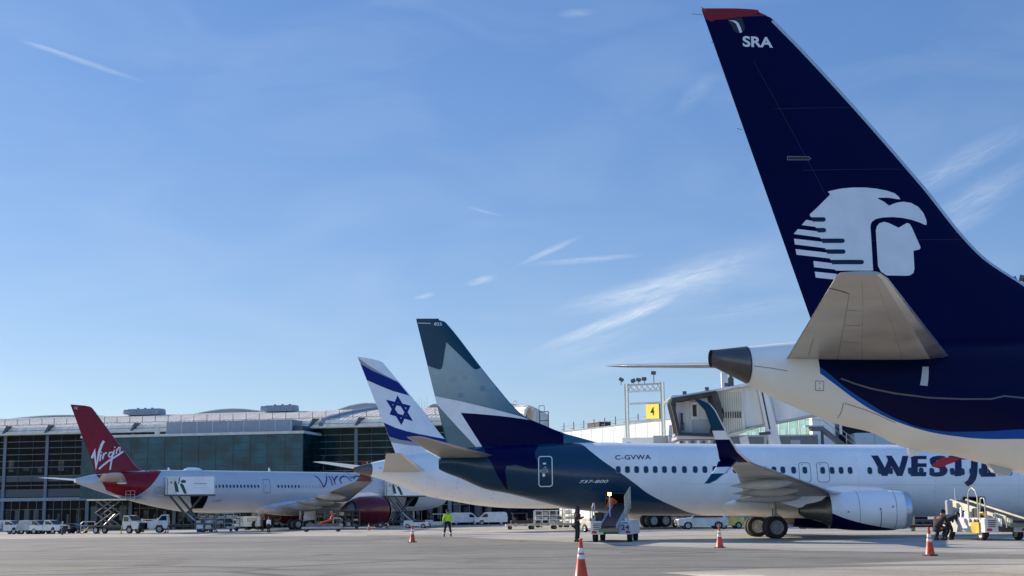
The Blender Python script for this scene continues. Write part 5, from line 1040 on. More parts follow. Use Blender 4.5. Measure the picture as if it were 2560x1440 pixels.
def car(name, label, loc, rz, paint, cat='car', suv=False, group=None):
    t = thing(name, label, cat, loc, rz, group); H = 1.72 if suv else 1.45; b = MB(); ins = lambda z: 0 if z < .95 else (z-.95)*.35
    b.prism([(-2.3, .35), (-1.85, .35), (-1.75, .62), (-1.2, .66), (-1.0, .32), (.95, .32), (1.1, .66), (1.7, .62), (1.8, .35), (2.28, .4), (2.32, .72), (2.2, .95), (1.1, 1.05), (.45, H-.05), (-.2, H), (-1.6, H-.06), (-2.15, 1.05), (-2.34, .95)], -.92, .92, paint, ins); b.build('body', t)
    for s in (-1, 1): b = MB(); b.prism([(-1.85, 1.08), (.95, 1.08), (.42, H-.13), (-1.5, H-.13)], s*.83-.03, s*.83+.05, GLASS2, T=None); b.build('side_window', t)
    b = MB(); b.prism([(1.12, 1.08), (.5, H-.08), (.44, H-.08), (1.02, 1.06)], -.66, .66, GLASS2); b.build('windscreen', t)
    b = MB(); b.box(2.28, 2.37, -.55, .55, .45, .85, BLACK); b.build('grille', t)
    for s in (-1, 1): b = MB(); b.rbox(2.2, 2.36, s*.72-.16, s*.72+.16, .66, .86, LTGREY); b.build('headlight', t)
    for x in (-1.4, 1.4):
        for s in (-1, 1): wheel2(t, x, s*.82, .36, .22)
    return t
DKCAR = mat('dark car paint', (.018, .02, .025), .2, coat=.6)
c1 = car('parked_car', 'dark car nearest the white trucks, in the shade before the terminal columns', at(156, 17.2), R(-30), DKCAR, group='dark cars before the terminal')
dup(c1, at(186, 17.2), R(-20), 'dark car parked farther right in the shade, beside the railing cart')
car('parked_car', 'white sport utility car facing left, seen beneath the belly of the teal jet', at(1752, 27), R(183), WHITE2, suv=True)
def van(name, label, loc, rz, paint=WHITE2):
    t = thing(name, label, 'van', loc, rz, 'white vans before the blue-grey building'); b = MB(); ins = lambda z: 0 if z < 1.2 else (z-1.2)*.10
    b.prism([(-2.8, .45), (-2.1, .45), (-1.95, .85), (-1.5, .85), (-1.35, .45), (1.15, .45), (1.3, .85), (1.8, .85), (1.95, .45), (2.75, .5), (2.8, .95), (2.6, 1.15), (1.9, 1.3), (1.15, 2.0), (.8, 2.12), (-2.3, 2.15), (-2.7, 2.0), (-2.85, 1.2)], -.98, .98, paint, ins); b.build('body', t)
    for s in (-1, 1): b = MB(); b.prism([(.55, 1.3), (1.6, 1.3), (1.1, 1.82), (.55, 1.85)], s*.94-.03, s*.94+.04, GLASS2); b.build('side_window', t)
    b = MB(); b.prism([(1.93, 1.37), (1.29, 1.97), (1.15, 1.9), (1.78, 1.3)], -.78, .78, GLASS2); b.build('windscreen', t)
    for x in (-1.75, 1.55):
        for s in (-1, 1): wheel2(t, x, s*.85, .38, .24)
    return t
v1 = van('cargo_van', 'white cargo van facing left before the blue-grey building', at(1226, 14.6), R(186)); dup(v1, at(1163, 14.2), R(12), 'white van with dark side windows just right of the worker in the yellow jacket')
def scissor_truck(name, label, loc, rz, h, boxed, cab_len=1.9, sc=None, group='scissor lift trucks serving the red-tailed jet'):
    """local x forward; h = height of the raised platform"""
    t = thing(name, label, 'catering truck', loc, rz, group, sc); b = MB(); b.box(-4.6, 2.6, -.45, -.3, .7, .95, DKGREY).box(-4.6, 2.6, .3, .45, .7, .95, DKGREY); b.box(-4.6, 1.0, -1.1, 1.1, .95, 1.1, DKGREY)
    for x in (-4.4, 1.1):
        for s in (-1, 1): b.cyl((x, s*.9, 1.0), (x+.5*(1 if x > 0 else -1), s*1.6, .05), .07, YEL if not boxed else DKGREY); b.cyl((x+.5*(1 if x > 0 else -1), s*1.6, .1), (x+.5*(1 if x > 0 else -1), s*1.6, 0), .16, DKGREY)
    b.build('chassis', t)
    b = MB(); b.prism([(1.4, .55), (1.9, .6), (2.1, 1.1), (2.7, 1.12), (2.95, .6), (3.9, .6), (3.95, 1.3), (3.85, 1.55), (2.75, 1.7), (2.15, 2.35), (1.35, 2.4), (1.25, 1.4)], -1.05, 1.05, WHITE2, lambda z: 0 if z < 1.5 else (z-1.5)*.15); b.build('cab', t)
    b = MB(); b.prism([(2.83, 1.75), (2.3, 2.32), (2.18, 2.24), (2.7, 1.7)], -.85, .85, GLASS2); b.build('windscreen', t)
    for s in (-1, 1): b = MB(); b.prism([(1.5, 1.62), (2.55, 1.62), (2.1, 2.2), (1.5, 2.24)], s*1.0-.06, s*1.0+.055, GLASS2); b.build('side_window', t); b = MB(); b.box(2.6, 2.72, s*1.3-.12, s*1.3+.12, 1.55, 1.95, WHITE2); b.build('mirror', t)
    b = MB(); b.box(3.9, 4.05, -.98, .98, .5, .85, BLACK); b.box(3.94, 4.0, -.85, .85, .88, 1.4, BLACK); b.build('grille', t)
    for x in (2.4, -3.2):
        for s in (-1, 1): wheel2(t, x, s*.88, .48, .3)
    H = h-.2; x0, x1 = (-3.0, .1) if boxed else (-3.5, -.7)
    for s in (-.85, .85):
        b = MB(); m_ = DKGREY if boxed else mat('worn arm grey', (.16, .165, .17), .6); n = 1 if boxed else 2
        for i in range(n):
            z0, z1 = 1.1+(H-1.1)*i/n, 1.1+(H-1.1)*(i+1)/n; b.cyl((x0, s, z0), (x1, s, z1), .10 if boxed else .075, m_, n=8).cyl((x1, s*.88, z0), (x0, s*.88, z1), .10, m_, n=8)
        if boxed: b.cyl((x0+1.1, s, z0), (x1+1.1, s, z1), .09, m_, n=8)
        b.build('scissor_arm', t)
    b = MB(); b.cyl((-2.6, 0, 1.1), (-.8, 0, 1.1+(H-1.1)*.45), .12, METAL, n=8); b.build('hydraulic_ram', t)
    b = MB(); b.box(-4.7, 1.9, -1.2, 1.2, h-.2, h, DKGREY if boxed else WHITE2); 
    b.build('platform', t)
    if boxed:
        b = MB(); b.box(-4.6, .2, -1.2, 1.2, h, h+2.35, WHITE); b.box(.2, 1.7, -1.15, 1.15, h, h+2.4, mat('pale box front', (.60, .63, .62), .4)); b.box(-4.65, .25, -1.22, 1.22, h+2.35, h+2.42, LTGREY)
        for s in (-1, 1):
            y = s*1.207
            for P in ([(-3.3, 0.1), (-2.9, .1), (-2.3, 1.35), (-2.55, 1.5), (-2.85, 1.2)], [(-2.25, .3), (-1.8, .35), (-1.55, 1.5), (-1.7, 1.9), (-2.05, 1.2)], [(-3.1, 1.55), (-2.6, 1.5), (-2.35, 1.75), (-2.7, 1.95), (-3.1, 1.85)], [(-2.25, 1.5), (-2.1, 1.35), (-2.15, 2.2), (-2.35, 2.3)]):
                q_ = [(x+2.2, z) for x, z in P]; b.add([(x, y, h+z) for x, z in q_], [list(range(len(q_)))], GREEN)
            b.add([(-3.6, y, h+1.35), (-1.9, y, h+1.35), (-1.9, y, h+1.47), (-3.6, y, h+1.47)], [(0, 1, 2, 3)], GREYP); b.add([(-3.6, y, h+.8), (-1.9, y, h+.8), (-1.9, y, h+.86), (-3.6, y, h+.86)], [(0, 1, 2, 3)], LTGREY)
            b.add([(.5, s*1.157, h+.12), (1.45, s*1.157, h+.12), (1.45, s*1.157, h+2.1), (.5, s*1.157, h+2.1)], [(0, 1, 2, 3)], WHITE2); b.add([(.9, s*1.16, h+1.5), (1.1, s*1.16, h+1.5), (1.1, s*1.16, h+1.7), (.9, s*1.16, h+1.7)], [(0, 1, 2, 3)], BLACK)
            b.box(1.47, 1.53, s*1.18-.02, s*1.18+.02, h, h+2.15, DKGREY)
        b.build('box_body', t)
    b = MB()
    for x in (1.75, 2.5, 3.2): b.cyl((x, -1.1, h-.1), (x, -1.1, h+1), .03, STEEL); b.cyl((x, 1.1, h-.1), (x, 1.1, h+1), .03, STEEL)
    for z in (.5, 1): b.tube([(3.2, -1.1, h+z), (1.75, -1.1, h+z)], .03, STEEL); b.tube([(3.2, 1.1, h+z), (1.75, 1.1, h+z)], .03, STEEL)
    b.box(1.9, 3.3, -1.15, 1.15, h-.12, h-.04, GREYP); b.build('railing', t)
    return t
scissor_truck('scissor_lift_truck', 'white-cabbed scissor lift truck with a bare raised platform under the red tail', at(300, 18.6), R(-24), 4.6, False)
s2 = scissor_truck('scissor_lift_truck', 'catering truck with a raised white leaf-marked box at the rear door of the red-tailed jet', at(447, 18.6), R(188), 5.0, True)
dup(s2, at(985, 16.2), R(200), 'catering truck with its raised white box behind and right of the glossy red engine', sc=(1, 1, .96))
# loose ramp equipment
def cart(name, label, cat, loc, rz, L_, W_, deck, m, extra=None, group=None, wheels=4, r=.22):
    t = thing(name, label, cat, loc, rz, group); b = MB(); b.box(-L_/2, L_/2, -W_/2, W_/2, deck-.14, deck, m); b.box(-L_/2, L_/2, -W_/2-.03, -W_/2, deck-.05, deck+.1, m); b.box(-L_/2, L_/2, W_/2, W_/2+.03, deck-.05, deck+.1, m)
    for i in range(int(L_/.5)): b.box(-L_/2+i*.5, -L_/2+i*.5+.06, -W_/2, W_/2, deck+.001, deck+.05, STEEL)
    b.build('deck', t); b = MB(); b.tube([(L_/2, 0, deck-.1), (L_/2+.9, 0, .25)], .05, DKGREY); b.build('tow_bar', t)
    for x in (-L_/2+.5, L_/2-.5):
        for s in (-1, 1): wheel_mb(r, .14, s*(W_/2-.12), x, r, DKGREY).build('wheel', t)
    if extra: extra(t)
    return t
DOL = 'empty pallet dollies parked in trains'
d1 = cart('pallet_dolly', 'white pallet dolly at the left end of the train before the cages', 'dolly', at(1300, 21.5), R(4), 3.4, 1.6, .55, mat('dolly pale paint', (.50, .48, .42), .6, var=.25, vs=3), group=DOL)
for px_, pp, l in ((1356, 21.6, 'pallet dolly second from the left in the train before the white cages'), (1412, 21.9, 'pallet dolly third from the left, right before the worker in the dark vest')): dup(d1, at(px_, pp), R(3), l)
for i, (px_, pp, l) in enumerate(((2040, 29.5, 'cream pallet dolly just behind the main wheels of the teal jet'), (2115, 30, 'pallet dolly under the white engine, left of the middle'), (2195, 30.3, 'pallet dolly under the intake of the white engine'))): dup(d1, at(px_, pp), R(-2), l, sc=(1.0, 1, .85))
def rack(name, label, loc, rz, L_, W_, H, m, shelves=3, group='metal racks and cages beyond the jets', n=5, box=None):
    t = thing(name, label, 'rack', loc, rz, group); b = MB()
    for x in [-L_/2+L_*i/(n-1) for i in range(n)]:
        for y in (-W_/2, W_/2): b.box(x-.05, x+.05, y-.05, y+.05, .3, H, m)
    for z in [.4+(H-.4)*i/shelves for i in range(shelves+1)]:
        for y in (-W_/2, W_/2): b.box(-L_/2, L_/2, y-.04, y+.04, z-.05, z+.05, m)
        b.box(-L_/2, L_/2, -W_/2, W_/2, z-.03, z, DKGREY)
    b.build('frame', t)
    random.seed(len(label)); b = MB()
    for i in range(n-1):
        for k in range(shelves):
            if random.random() < .75: x = -L_/2+L_*i/(n-1)+.12; z = .42+(H-.4)*k/shelves; hh = (H-.4)/shelves*random.uniform(.35, .8); b.rbox(x, x+L_/(n-1)*random.uniform(.5, .8), -W_/2+.1, W_/2-.1, z, z+hh, random.choice([WHITE2, LTGREY, GREYP, DKGREY, CREAM]), .03)
    b.build('load', t)
    for x in (-L_/2+.4, L_/2-.4):
        for s in (-1, 1): wheel_mb(.2, .14, s*(W_/2-.1), x, .2, DKGREY).build('wheel', t)
    return t
rack('cage_rack', 'white wheeled cage rack loaded with boxes, left of the worker in the dark vest', at(1372, 19.6), R(4), 3.7, 1.6, 2.1, WHITE2)
rack('cage_rack', 'cream upright cage rack close behind the worker in the dark vest', at(1425, 20), R(10), 1.7, 1.4, 2.3, CREAM, 3, n=3)
rack('equipment_rack', 'grey equipment rack under the belly of the red-tailed jet, left of the vested worker', at(548, 18.2), R(-14), 5.2, 2, 2.4, GREYP, 3)
rack('equipment_rack', 'blue-grey stand with shelves just right of the scissor arms', at(513, 18.6), R(6), 2.4, 1.8, 1.9, mat('stand blue grey', (.10, .14, .2), .5), 2, n=3)
rack('luggage_rack', 'pale luggage rack between the two scissor trucks', at(376, 17.4), R(0), 3.2, 1.5, 1.8, LTGREY, 2, n=4)
rack('equipment_rack', 'dark equipment rack behind the red engine exhaust', at(872, 17.6), R(10), 3, 1.6, 2.6, DKGREY, 3, n=4)
rack('equipment_rack', 'tan equipment rack behind the cart with the orange hose', at(815, 17.4), R(-6), 2.6, 1.6, 2.4, mat('tan paint', (.28, .24, .17), .6), 3, n=3)
rack('yellow_rack', 'yellow-green rack behind the rear wheels of the star-finned jet', at(1695, 22.5), R(0), 1.6, 1.4, 2.0, mat('olive yellow paint', (.16, .17, .05), .6), 2, n=3)
def loco(name, label, cat, loc, rz, paint, L_=3.2, H=1.5, cab=True, sc=None, group=None):
    t = thing(name, label, cat, loc, rz, group, sc); b = MB(); b.rbox(-L_/2, L_/2, -.8, .8, .3, .85, paint, .06); b.build('body', t); b = MB(); b.rbox(L_/2-1.2, L_/2-.05, -.7, .7, .852, 1.1, paint, .06); b.build('bonnet', t)
    if cab:
        b = MB()
        for x in (-L_/2+.3, L_/2-1.3):
            for s in (-.7, .7): b.cyl((x, s, .85), (x, s, H+.3), .035, DKGREY)
        b.rbox(-L_/2+.15, L_/2-1.15, -.8, .8, H+.3, H+.4, paint, .03); b.build('canopy', t); b = MB(); b.rbox(-L_/2+.5, -L_/2+.9, -.35, .35, .85, 1.25, BLACK); b.tube([(L_/2-1.35, 0, 1.0), (L_/2-1.6, 0, 1.3)], .03, BLACK); b.build('seat', t)
    b = MB(); b.box(L_/2, L_/2+.08, -.7, .7, .35, .6, BLACK); b.build('bumper', t)
    for x in (-L_/2+.6, L_/2-.6):
        for s in (-1, 1): wheel_mb(.32, .22, s*.75, x, .32).build('wheel', t)
    return t
loco('tow_tractor', 'low white tow tractor right of the catering truck legs', 'tractor', at(1040, 17.6), R(176), WHITE2, 3.4, .9, cab=False)
loco('tow_tractor', 'white tow tractor with a dark canopy left of the worker in the yellow jacket', 'tractor', at(1092, 16.6), R(182), LTGREY, 3.6, 1.6)
loco('tow_tractor', 'dark maroon tow tractor in the shade beyond the dolly train', 'tractor', at(1308, 17.5), R(4), mat('maroon paint', (.05, .02, .02), .5), 3.6, 1.5)
loco('tow_tractor', 'yellow tow tractor under the teal jet beside the orange cone', 'tractor', at(1822, 26.5), R(4), mat('bright yellow paint', (.85, .62, .14), .5, var=.15), 2.6, 1.0, cab=False)
loco('tow_tractor', 'white tow tractor with a canopy behind the number 24 belt loader', 'tractor', at(1497, 31), R(120), CREAM, 3.0, 1.7)
def hose_cart(t):
    b = MB(); b.box(-1.9, 2.0, -.75, .75, .55, .95, mat('cart purple grey', (.13, .12, .16), .6, var=.2)); b.build('cabinet', t)
    b = MB(); b.tube([(-.3, 0, .98), (.3, .1, 1.15), (.9, 0, 1.35), (1.2, .1, 1.9), (1.05, 0, 2.4)], .13, mat('orange red hose', (.60, .07, .03), .6), n=8); b.tube([(-.2, -.3, 1.0), (.5, -.2, 1.25), (1.2, -.2, 1.5)], .1, ORANGE, n=8); b.build('hose', t)
    b = MB(); b.tube([(1.3, 0, 1.0), (1.3, 0, 1.6), (2.2, 0, 1.6), (2.2, 0, 1.0)], .05, CREAM); b.box(2.0, 2.3, -.2, .2, .95, 1.5, DKGREY); b.build('handrail', t)
cart('hose_cart', 'low grey cart carrying a bright orange hose beneath the wing of the red-tailed jet', 'cart', at(806, 20.6), R(2), 4.8, 1.6, .5, GREYP, hose_cart)
def bags(name, label, loc, rz):
    t = thing(name, label, 'baggage cart', loc, rz, 'white baggage carts near the red-tailed jet'); b = MB(); b.rbox(-1.3, 1.3, -.75, .75, .5, 2.0, WHITE2, .05); b.build('body', t); b = MB()
    for s in (-1, 1): b.box(-.7, .7, s*.76-.01, s*.76+.01, 1.25, 1.65, DKGREY); b.box(-.62, .62, s*.775-.01, s*.775+.01, 1.31, 1.59, LTGREY)
    b.build('side_panel', t)
    for x in (-.9, .9):
        for s in (-1, 1): wheel_mb(.22, .15, s*.65, x, .22, DKGREY).build('wheel', t)
    return t
bg = bags('baggage_cart', 'left one of two white covered baggage carts under the red-tailed jet', at(606, 16.6), R(-4)); dup(bg, at(634, 16.8), R(-8), 'white covered baggage cart just behind the main wheels of the red-tailed jet')
t = thing('railing_cart', 'low grey railing stand at the left, between the dark cars and the scissor truck', 'stand', at(222, 18.0), R(-5)); b = MB(); b.tube([(-1.1, 0, 0), (-1.1, 0, 1.35), (-.8, 0, 1.65), (.9, 0, 1.65), (.9, 0, 0)], .07, STEEL); b.tube([(-1.1, 0, 1.1), (.9, 0, 1.1)], .05, STEEL); b.tube([(-1.1, 0, .6), (2.2, 0, .6)], .06, STEEL); b.tube([(2.2, 0, .6), (1.4, 0, 0)], .06, STEEL); b.box(-.9, 1.6, .3, 1.2, .4, .55, GREYP); b.build('frame', t)
p = at(157, 19.0); t = thing('marker_post', 'thin dark marker post standing alone before the white trucks at the left', 'post', p); b = MB(); b.cyl((0, 0, 0), (0, 0, 1.7), .05, STEEL).cyl((0, 0, 0), (0, 0, .9), .13, DKGREY).cyl((0, 0, 1.5), (0, 0, 1.75), .1, CREAM); b.build('post', t)
t = thing('dark_red_tank', 'long dark red tank vehicle seen under the wing of the red-tailed jet', 'tank truck', at(698, 16.0), R(3)); DR = mat('dull red paint', (.10, .012, .01), .5)
b = MB(); b.rbox(-4.2, 4.4, -1.2, 1.2, 1.0, 2.9, DR, .3); b.build('tank', t); b = MB(); b.box(-4.2, 4.4, -.9, .9, .7, 1.0, DKGREY); 
for q in range(7): b.rbox(-3.4+q*.95, -2.8+q*.95, -1.35, -1.25, .55+.1*(q % 2), 1.05, random.choice([CREAM, ORANGE, LTGREY]), .03)
b.build('chassis', t)
for x in (-3.2, -2.2, 3): 
    for s in (-1, 1): wheel2(t, x, s*1.0, .45, .3)
t = thing('yellow_trestle', 'pale yellow steel trestle with a diagonal brace behind the right belt loader', 'trestle', at(2318, 36.5), 0); b = MB()
YP = mat('pale yellow paint', (.55, .48, .25), .5, var=.12)
for x in (-1.15, .75): b.box(x, x+.22, -.1, .1, 0, 3.0, YP)
b.tube([(-.9, 0, 2.2), (.1, 0, 1.1), (.75, 0, 1.9)], .06, LTGREY); b.box(-1.2, 1.2, -.1, .1, 2.9, 3.1, YP); b.box(-1.9, 1.2, -.3, .3, .25, .4, mat('dull red paint', (.10, .012, .01), .5)); b.build('frame', t); b = MB(); b.box(-2.6, -1.3, .2, .8, .3, 2.9, GREYP); 
for q in range(8): b.box(-2.6+q*.16, -2.54+q*.16, .17, .2, .3, 2.9, LTGREY)
b.build('corrugated_panel', t)
t = thing('container_wagon', 'long dark wagon with small wheels behind the white engine intake', 'wagon', at(2270, 31), R(0)); b = MB(); b.box(-2.4, 2.6, -.8, .8, .5, .7, DKGREY); 
for q in range(8): b.box(-2.2+q*.6, -2.0+q*.6, -.85, .85, .3, .5, mat('rusty brown', (.07, .04, .025), .8))
b.build('deck', t)
for x in (-1.8, 0, 1.8): wheel_mb(.22, .15, -.7, x, .22, DKGREY).build('wheel', t)
t = thing('tank_truck', 'dark truck with a yellow stripe at the far right edge behind the belt loader', 'truck', at(2590, 40), R(180)); b = MB(); b.rbox(-2.6, 2.6, -1.2, 1.2, 1.1, 2.7, DKGREY, .1); b.box(-2.6, 2.62, -1.25, 1.25, .75, 1.1, mat('olive stripe', (.35, .32, .08), .5)); b.build('body', t)
for x in (-1.8, 1.8): wheel2(t, x, -1.0, .5, .3)
# ---------------------------------------------------------------- belt loaders (x forward, towards the hold)
def belt_loader(name, label, loc, rz, z0, z1, kind):
    t = thing(name, label, 'belt loader', loc, rz, 'belt loaders at the holds of the teal jet'); b = MB(); WB = WHITE2
    b.rbox(-2.4, 2.3, -1.05, -.38, .38, 1.05 if not kind else .72, WB, .04); b.rbox(-2.4, 2.3, .38, 1.05, .38, 1.05, WB, .04); b.box(-2.3, 2.3, -.38, .38, .4, .6, DKGREY)
    for k in range(4): b.box(-2.41, -2.40, .55, .9, .62+k*.09, .67+k*.09, DKGREY)
    b.build('chassis', t)
    L_ = 3.6 if not kind else 3.1; a = math.atan2(z1-z0, 2*L_); T = Matrix.Translation((0, -.35*kind, (z0+z1)/2)) @ Matrix.Rotation(-a, 4, 'Y')
    b = MB(); b.box(-L_, L_, -.36, .36, -.04, .06, mat('conveyor belt', (.02, .02, .022), .6, var=.3, vs=3, streak=(4, 1, 1)), T); b.box(-L_, L_, -.46, -.37, -.22, .12, CREAM if kind else GREYP, T); b.box(-L_, L_, .37, .46, -.22, .12, CREAM if kind else GREYP, T)
    b.box(-L_-.06, -L_, -.5, .5, -.24, -.06, mat('olive bumper', (.2, .2, .12), .6), T); b.build('conveyor', t)
    b = MB()
    for x in (-1.8, -.6, .9): b.cyl((x, -.6, .9), (x+.3, -.42, (z0+z1)/2+x*math.tan(a)), .05, METAL); b.cyl((x, .6, .9), (x+.3, .42, (z0+z1)/2+x*math.tan(a)), .05, METAL)
    b.build('lift_arm', t)
    b = MB(); y = -.52 if not kind else .52
    for x in ((-.2, .6, 1.4, 2.2, 3.0) if not kind else (-3.4, -2.4)): zz_ = (z0+z1)/2+x*math.tan(a); b.cyl((x, y, zz_-.2), (x, y, zz_+(1.0 if not kind else .3)), .028, CREAM)
    xs_ = (-.2, 3.0) if not kind else (-3.4, -2.4)
    for dz in ((.5, 1.0) if not kind else (.3,)): b.tube([(x, y, (z0+z1)/2+x*math.tan(a)+dz) for x in xs_], .028, CREAM)
    b.build('handrail', t)
    b = MB(); b.tube([(-2.3, .95, 1.0), (-2.3, .95, 1.75), (-2.15, .9, 1.95), (-1.8, .9, 1.95), (-1.6, .9, 1.0)], .03, CREAM); b.rbox(-1.6, -.9, .5, .95, 1.05, 1.5, BLACK, .05); b.rbox(-.8, -.2, .5, 1.0, 1.05, 1.35, WB, .04); b.build('driver_seat', t)
    for x in (-1.75, 1.6):
        for s in (-1, 1): wheel_mb(.34, .24, s*.88, x, .34, LTGREY if kind else DKGREY).build('wheel', t)
    for s in (-1, 1): b = MB(); b.rbox(-2.46, -2.40, s*.86-.12, s*.86+.12, .44, .56, mat('tail lamp red', (.5, .01, .02), .3)); b.build('tail_light', t)
    return t
bl1 = belt_loader('belt_loader', 'white belt loader numbered 24 at the rear hold of the teal jet', on_ground(5.3, 72.6), R(80), .75, 1.95, 0)
b = MB(); b.box(-2.415, -2.408, -1.0, -.42, .5, 1.02, mat('pale blue plate', (.45, .55, .68), .4)); b.text('24', lambda x, z: (-2.42, -x, z), NAVYTXT, .51, .60, .27, .42, bold=.03); b.box(-2.419, -2.416, -.85, -.6, .93, .98, NAVYTXT)
o = b.build('number_plate', bl1)
b = MB(); b.cyl((-.9, .2, .9), (-.9, .2, 2.35), .035, LTGREY); b.cyl((-.9, .2, 2.35), (-.9, .2, 2.5), .09, mat('amber beacon lit', (.9, .4, .05), .3, emit=(1, .45, .08, 9)), n=12); b.build('beacon', bl1)
bl2 = belt_loader('belt_loader', 'cream belt loader with a hooped handrail and a yellow step at the forward hold', on_ground(22.45, 66.6), R(98), .85, 1.85, 1)
b = MB(); b.tube([(-1.9, 1.1, 1.0), (-1.9, 1.1, 2.0), (-1.75, 1.1, 2.3), (-1.4, 1.1, 2.45), (-1.1, 1.1, 2.3), (-.95, 1.1, 2.0), (-.95, 1.1, 1.0)], .035, CREAM); b.build('hoop', bl2)
b = MB(); b.box(-2.0, -1.0, 1.1, 1.5, .5, .56, YEL, Matrix.Translation((0, 0, .0)) @ Matrix.Rotation(R(35), 4, 'X')); b.box(-1.9, -1.1, 1.08, 1.12, .35, .85, YEL); b.build('step', bl2)
for x in (-1.75, -1.45, -1.0): b = MB(); b.cyl((x, 1.06, .9), (x, 1.1, .9), .09, DR, n=14); b.build('reflector', bl2)
b = MB(); b.cyl((2.6, .0, 1.5), (2.6, .0, 2.5), .04, LTGREY); b.rbox(2.3, 2.6, .3, .6, 1.2, 1.9, GREYP, .04); b.build('control_post', bl2)
b = MB(); b.prism([(-2.9, .65), (.6, 1.2), (.6, 1.45), (-2.9, 1.0)], .47, .50, WHITE2); b.build('side_guard', bl2)

# ---------------------------------------------------------------- people
def skin(name, pts, edges, m, parent=None, levels=2, root=0):
    me = bpy.data.meshes.new(name); me.from_pydata([p[:3] for p in pts], edges, []); o = bpy.data.objects.new(name, me); S.collection.objects.link(o)
    md = o.modifiers.new('s', 'SKIN'); md.use_smooth_shade = True; sv = me.skin_vertices[0].data
    for i, p in enumerate(pts): r = p[3]; sv[i].radius = r if isinstance(r, tuple) else (r, r); sv[i].use_root = (i == root)
    sub = o.modifiers.new('u', 'SUBSURF'); sub.levels = levels; sub.render_levels = levels
    bpy.context.view_layer.update(); dg = bpy.context.evaluated_depsgraph_get(); nm = bpy.data.meshes.new_from_object(o.evaluated_get(dg)); o.modifiers.clear(); o.data = nm; bpy.data.meshes.remove(me)
    nm.materials.clear(); nm.materials.append(m)
    for p in nm.polygons: p.use_smooth = True
    if parent: o.parent = parent
    return o
def person(label, loc, rz, top, trousers, pose='stand', cap=None, stripes=None, sc=None, hood=False, apart=.16):
    """faces +x; y to the left"""
    t = thing('person', label, 'person', loc, rz, None, sc)
    J = {'pel': (0, 0, .95), 'wst': (0, 0, 1.08), 'chs': (.01, 0, 1.3), 'nck': (0, 0, 1.47), 'hd0': (.01, 0, 1.56), 'hd1': (.02, 0, 1.66), 'hd2': (.0, 0, 1.74)}
    for s, k in ((1, 'l'), (-1, 'r')):
        J.update({k+'sh': (0, s*.19, 1.42), k+'el': (-.03, s*.27, 1.14), k+'wr': (.06, s*.27, .90), k+'pm': (.08, s*.27, .83), k+'hp': (0, s*.10, .90), k+'kn': (.03, s*(.10+apart*.35), .50), k+'an': (-.02, s*(.10+apart*.6), .10), k+'to': (.13, s*(.11+apart*.65), .04)})
    if pose == 'hands_front':
        for s, k in ((1, 'l'), (-1, 'r')): J[k+'el'] = (.03, s*.26, 1.15); J[k+'wr'] = (.25, s*.10, 1.18); J[k+'pm'] = (.31, s*.07, 1.2)
        J['hd0'] = (.04, 0, 1.56); J['hd1'] = (.07, 0, 1.65); J['hd2'] = (.05, 0, 1.73)
    if pose == 'bend':
        J.update({'chs': (.30, 0, 1.14), 'wst': (.10, 0, 1.02), 'nck': (.45, 0, 1.22), 'hd0': (.52, 0, 1.25), 'hd1': (.61, 0, 1.26), 'hd2': (.66, 0, 1.30)})
        for s, k in ((1, 'l'), (-1, 'r')): J[k+'sh'] = (.38, s*.19, 1.2); J[k+'el'] = (.45, s*.24, .93); J[k+'wr'] = (.62, s*.16, .76); J[k+'pm'] = (.68, s*.14, .71); J[k+'kn'] = (.16, s*.14, .50)
    if pose == 'crouch':
        J.update({'pel': (-.05, 0, .42), 'wst': (.02, 0, .56), 'chs': (.20, 0, .76), 'nck': (.32, 0, .9), 'hd0': (.37, 0, .95), 'hd1': (.44, 0, 1.03), 'hd2': (.44, 0, 1.1)})
        for s, k in ((1, 'l'), (-1, 'r')): J[k+'sh'] = (.26, s*.19, .86); J[k+'el'] = (.45, s*.22, .66); J[k+'wr'] = (.64, s*.14, .62); J[k+'pm'] = (.70, s*.12, .6); J[k+'hp'] = (-.05, s*.1, .42); J[k+'kn'] = (.36, s*.16, .48); J[k+'an'] = (.10, s*.14, .10); J[k+'to'] = (.26, s*.15, .04)
    names = list(J); P = {n: i for i, n in enumerate(names)}
    rad = {'pel': (.15, .11), 'wst': (.13, .10), 'chs': (.17, .12), 'nck': .055, 'hd0': .07, 'hd1': .098, 'hd2': .075}
    for k in 'lr': rad.update({k+'sh': .062, k+'el': .046, k+'wr': .03, k+'pm': (.042, .02), k+'hp': .095, k+'kn': .06, k+'an': .042, k+'to': .035})
    E = [('pel', 'wst'), ('wst', 'chs'), ('chs', 'nck'), ('nck', 'hd0'), ('hd0', 'hd1'), ('hd1', 'hd2')]
    for k in 'lr': E += [('chs', k+'sh'), (k+'sh', k+'el'), (k+'el', k+'wr'), (k+'wr', k+'pm'), ('pel', k+'hp'), (k+'hp', k+'kn'), (k+'kn', k+'an'), (k+'an', k+'to')]
    pts = [(*J[n], rad[n]) for n in names]; ed = [(P[a], P[b]) for a, b in E]
    for s, k in ((1, 'l'), (-1, 'r')):      # five fingers of different lengths
        w, pm = Vector(J[k+'wr']), Vector(J[k+'pm']); d = (pm-w).normalized(); sd = d.cross(Vector((0, 1, 0))).normalized()
        for i, L_ in enumerate((.075, .085, .08, .062)):
            q = pm+d*.03+sd*(.027-.018*i); pts.append((*q, .009)); a_ = len(pts)-1; ed.append((P[k+'pm'], a_)); q2 = q+d*L_*.9+Vector((0, -s*.015, 0)); pts.append((*q2, .008)); ed.append((a_, a_+1))
        q = w+d*.03+sd*.045; pts.append((*q, .011)); a_ = len(pts)-1; ed.append((P[k+'pm'], a_)); pts.append((*(q+d*.05+sd*.02), .009)); ed.append((a_, a_+1))
    body = skin('body', pts, ed, SKIN, t)
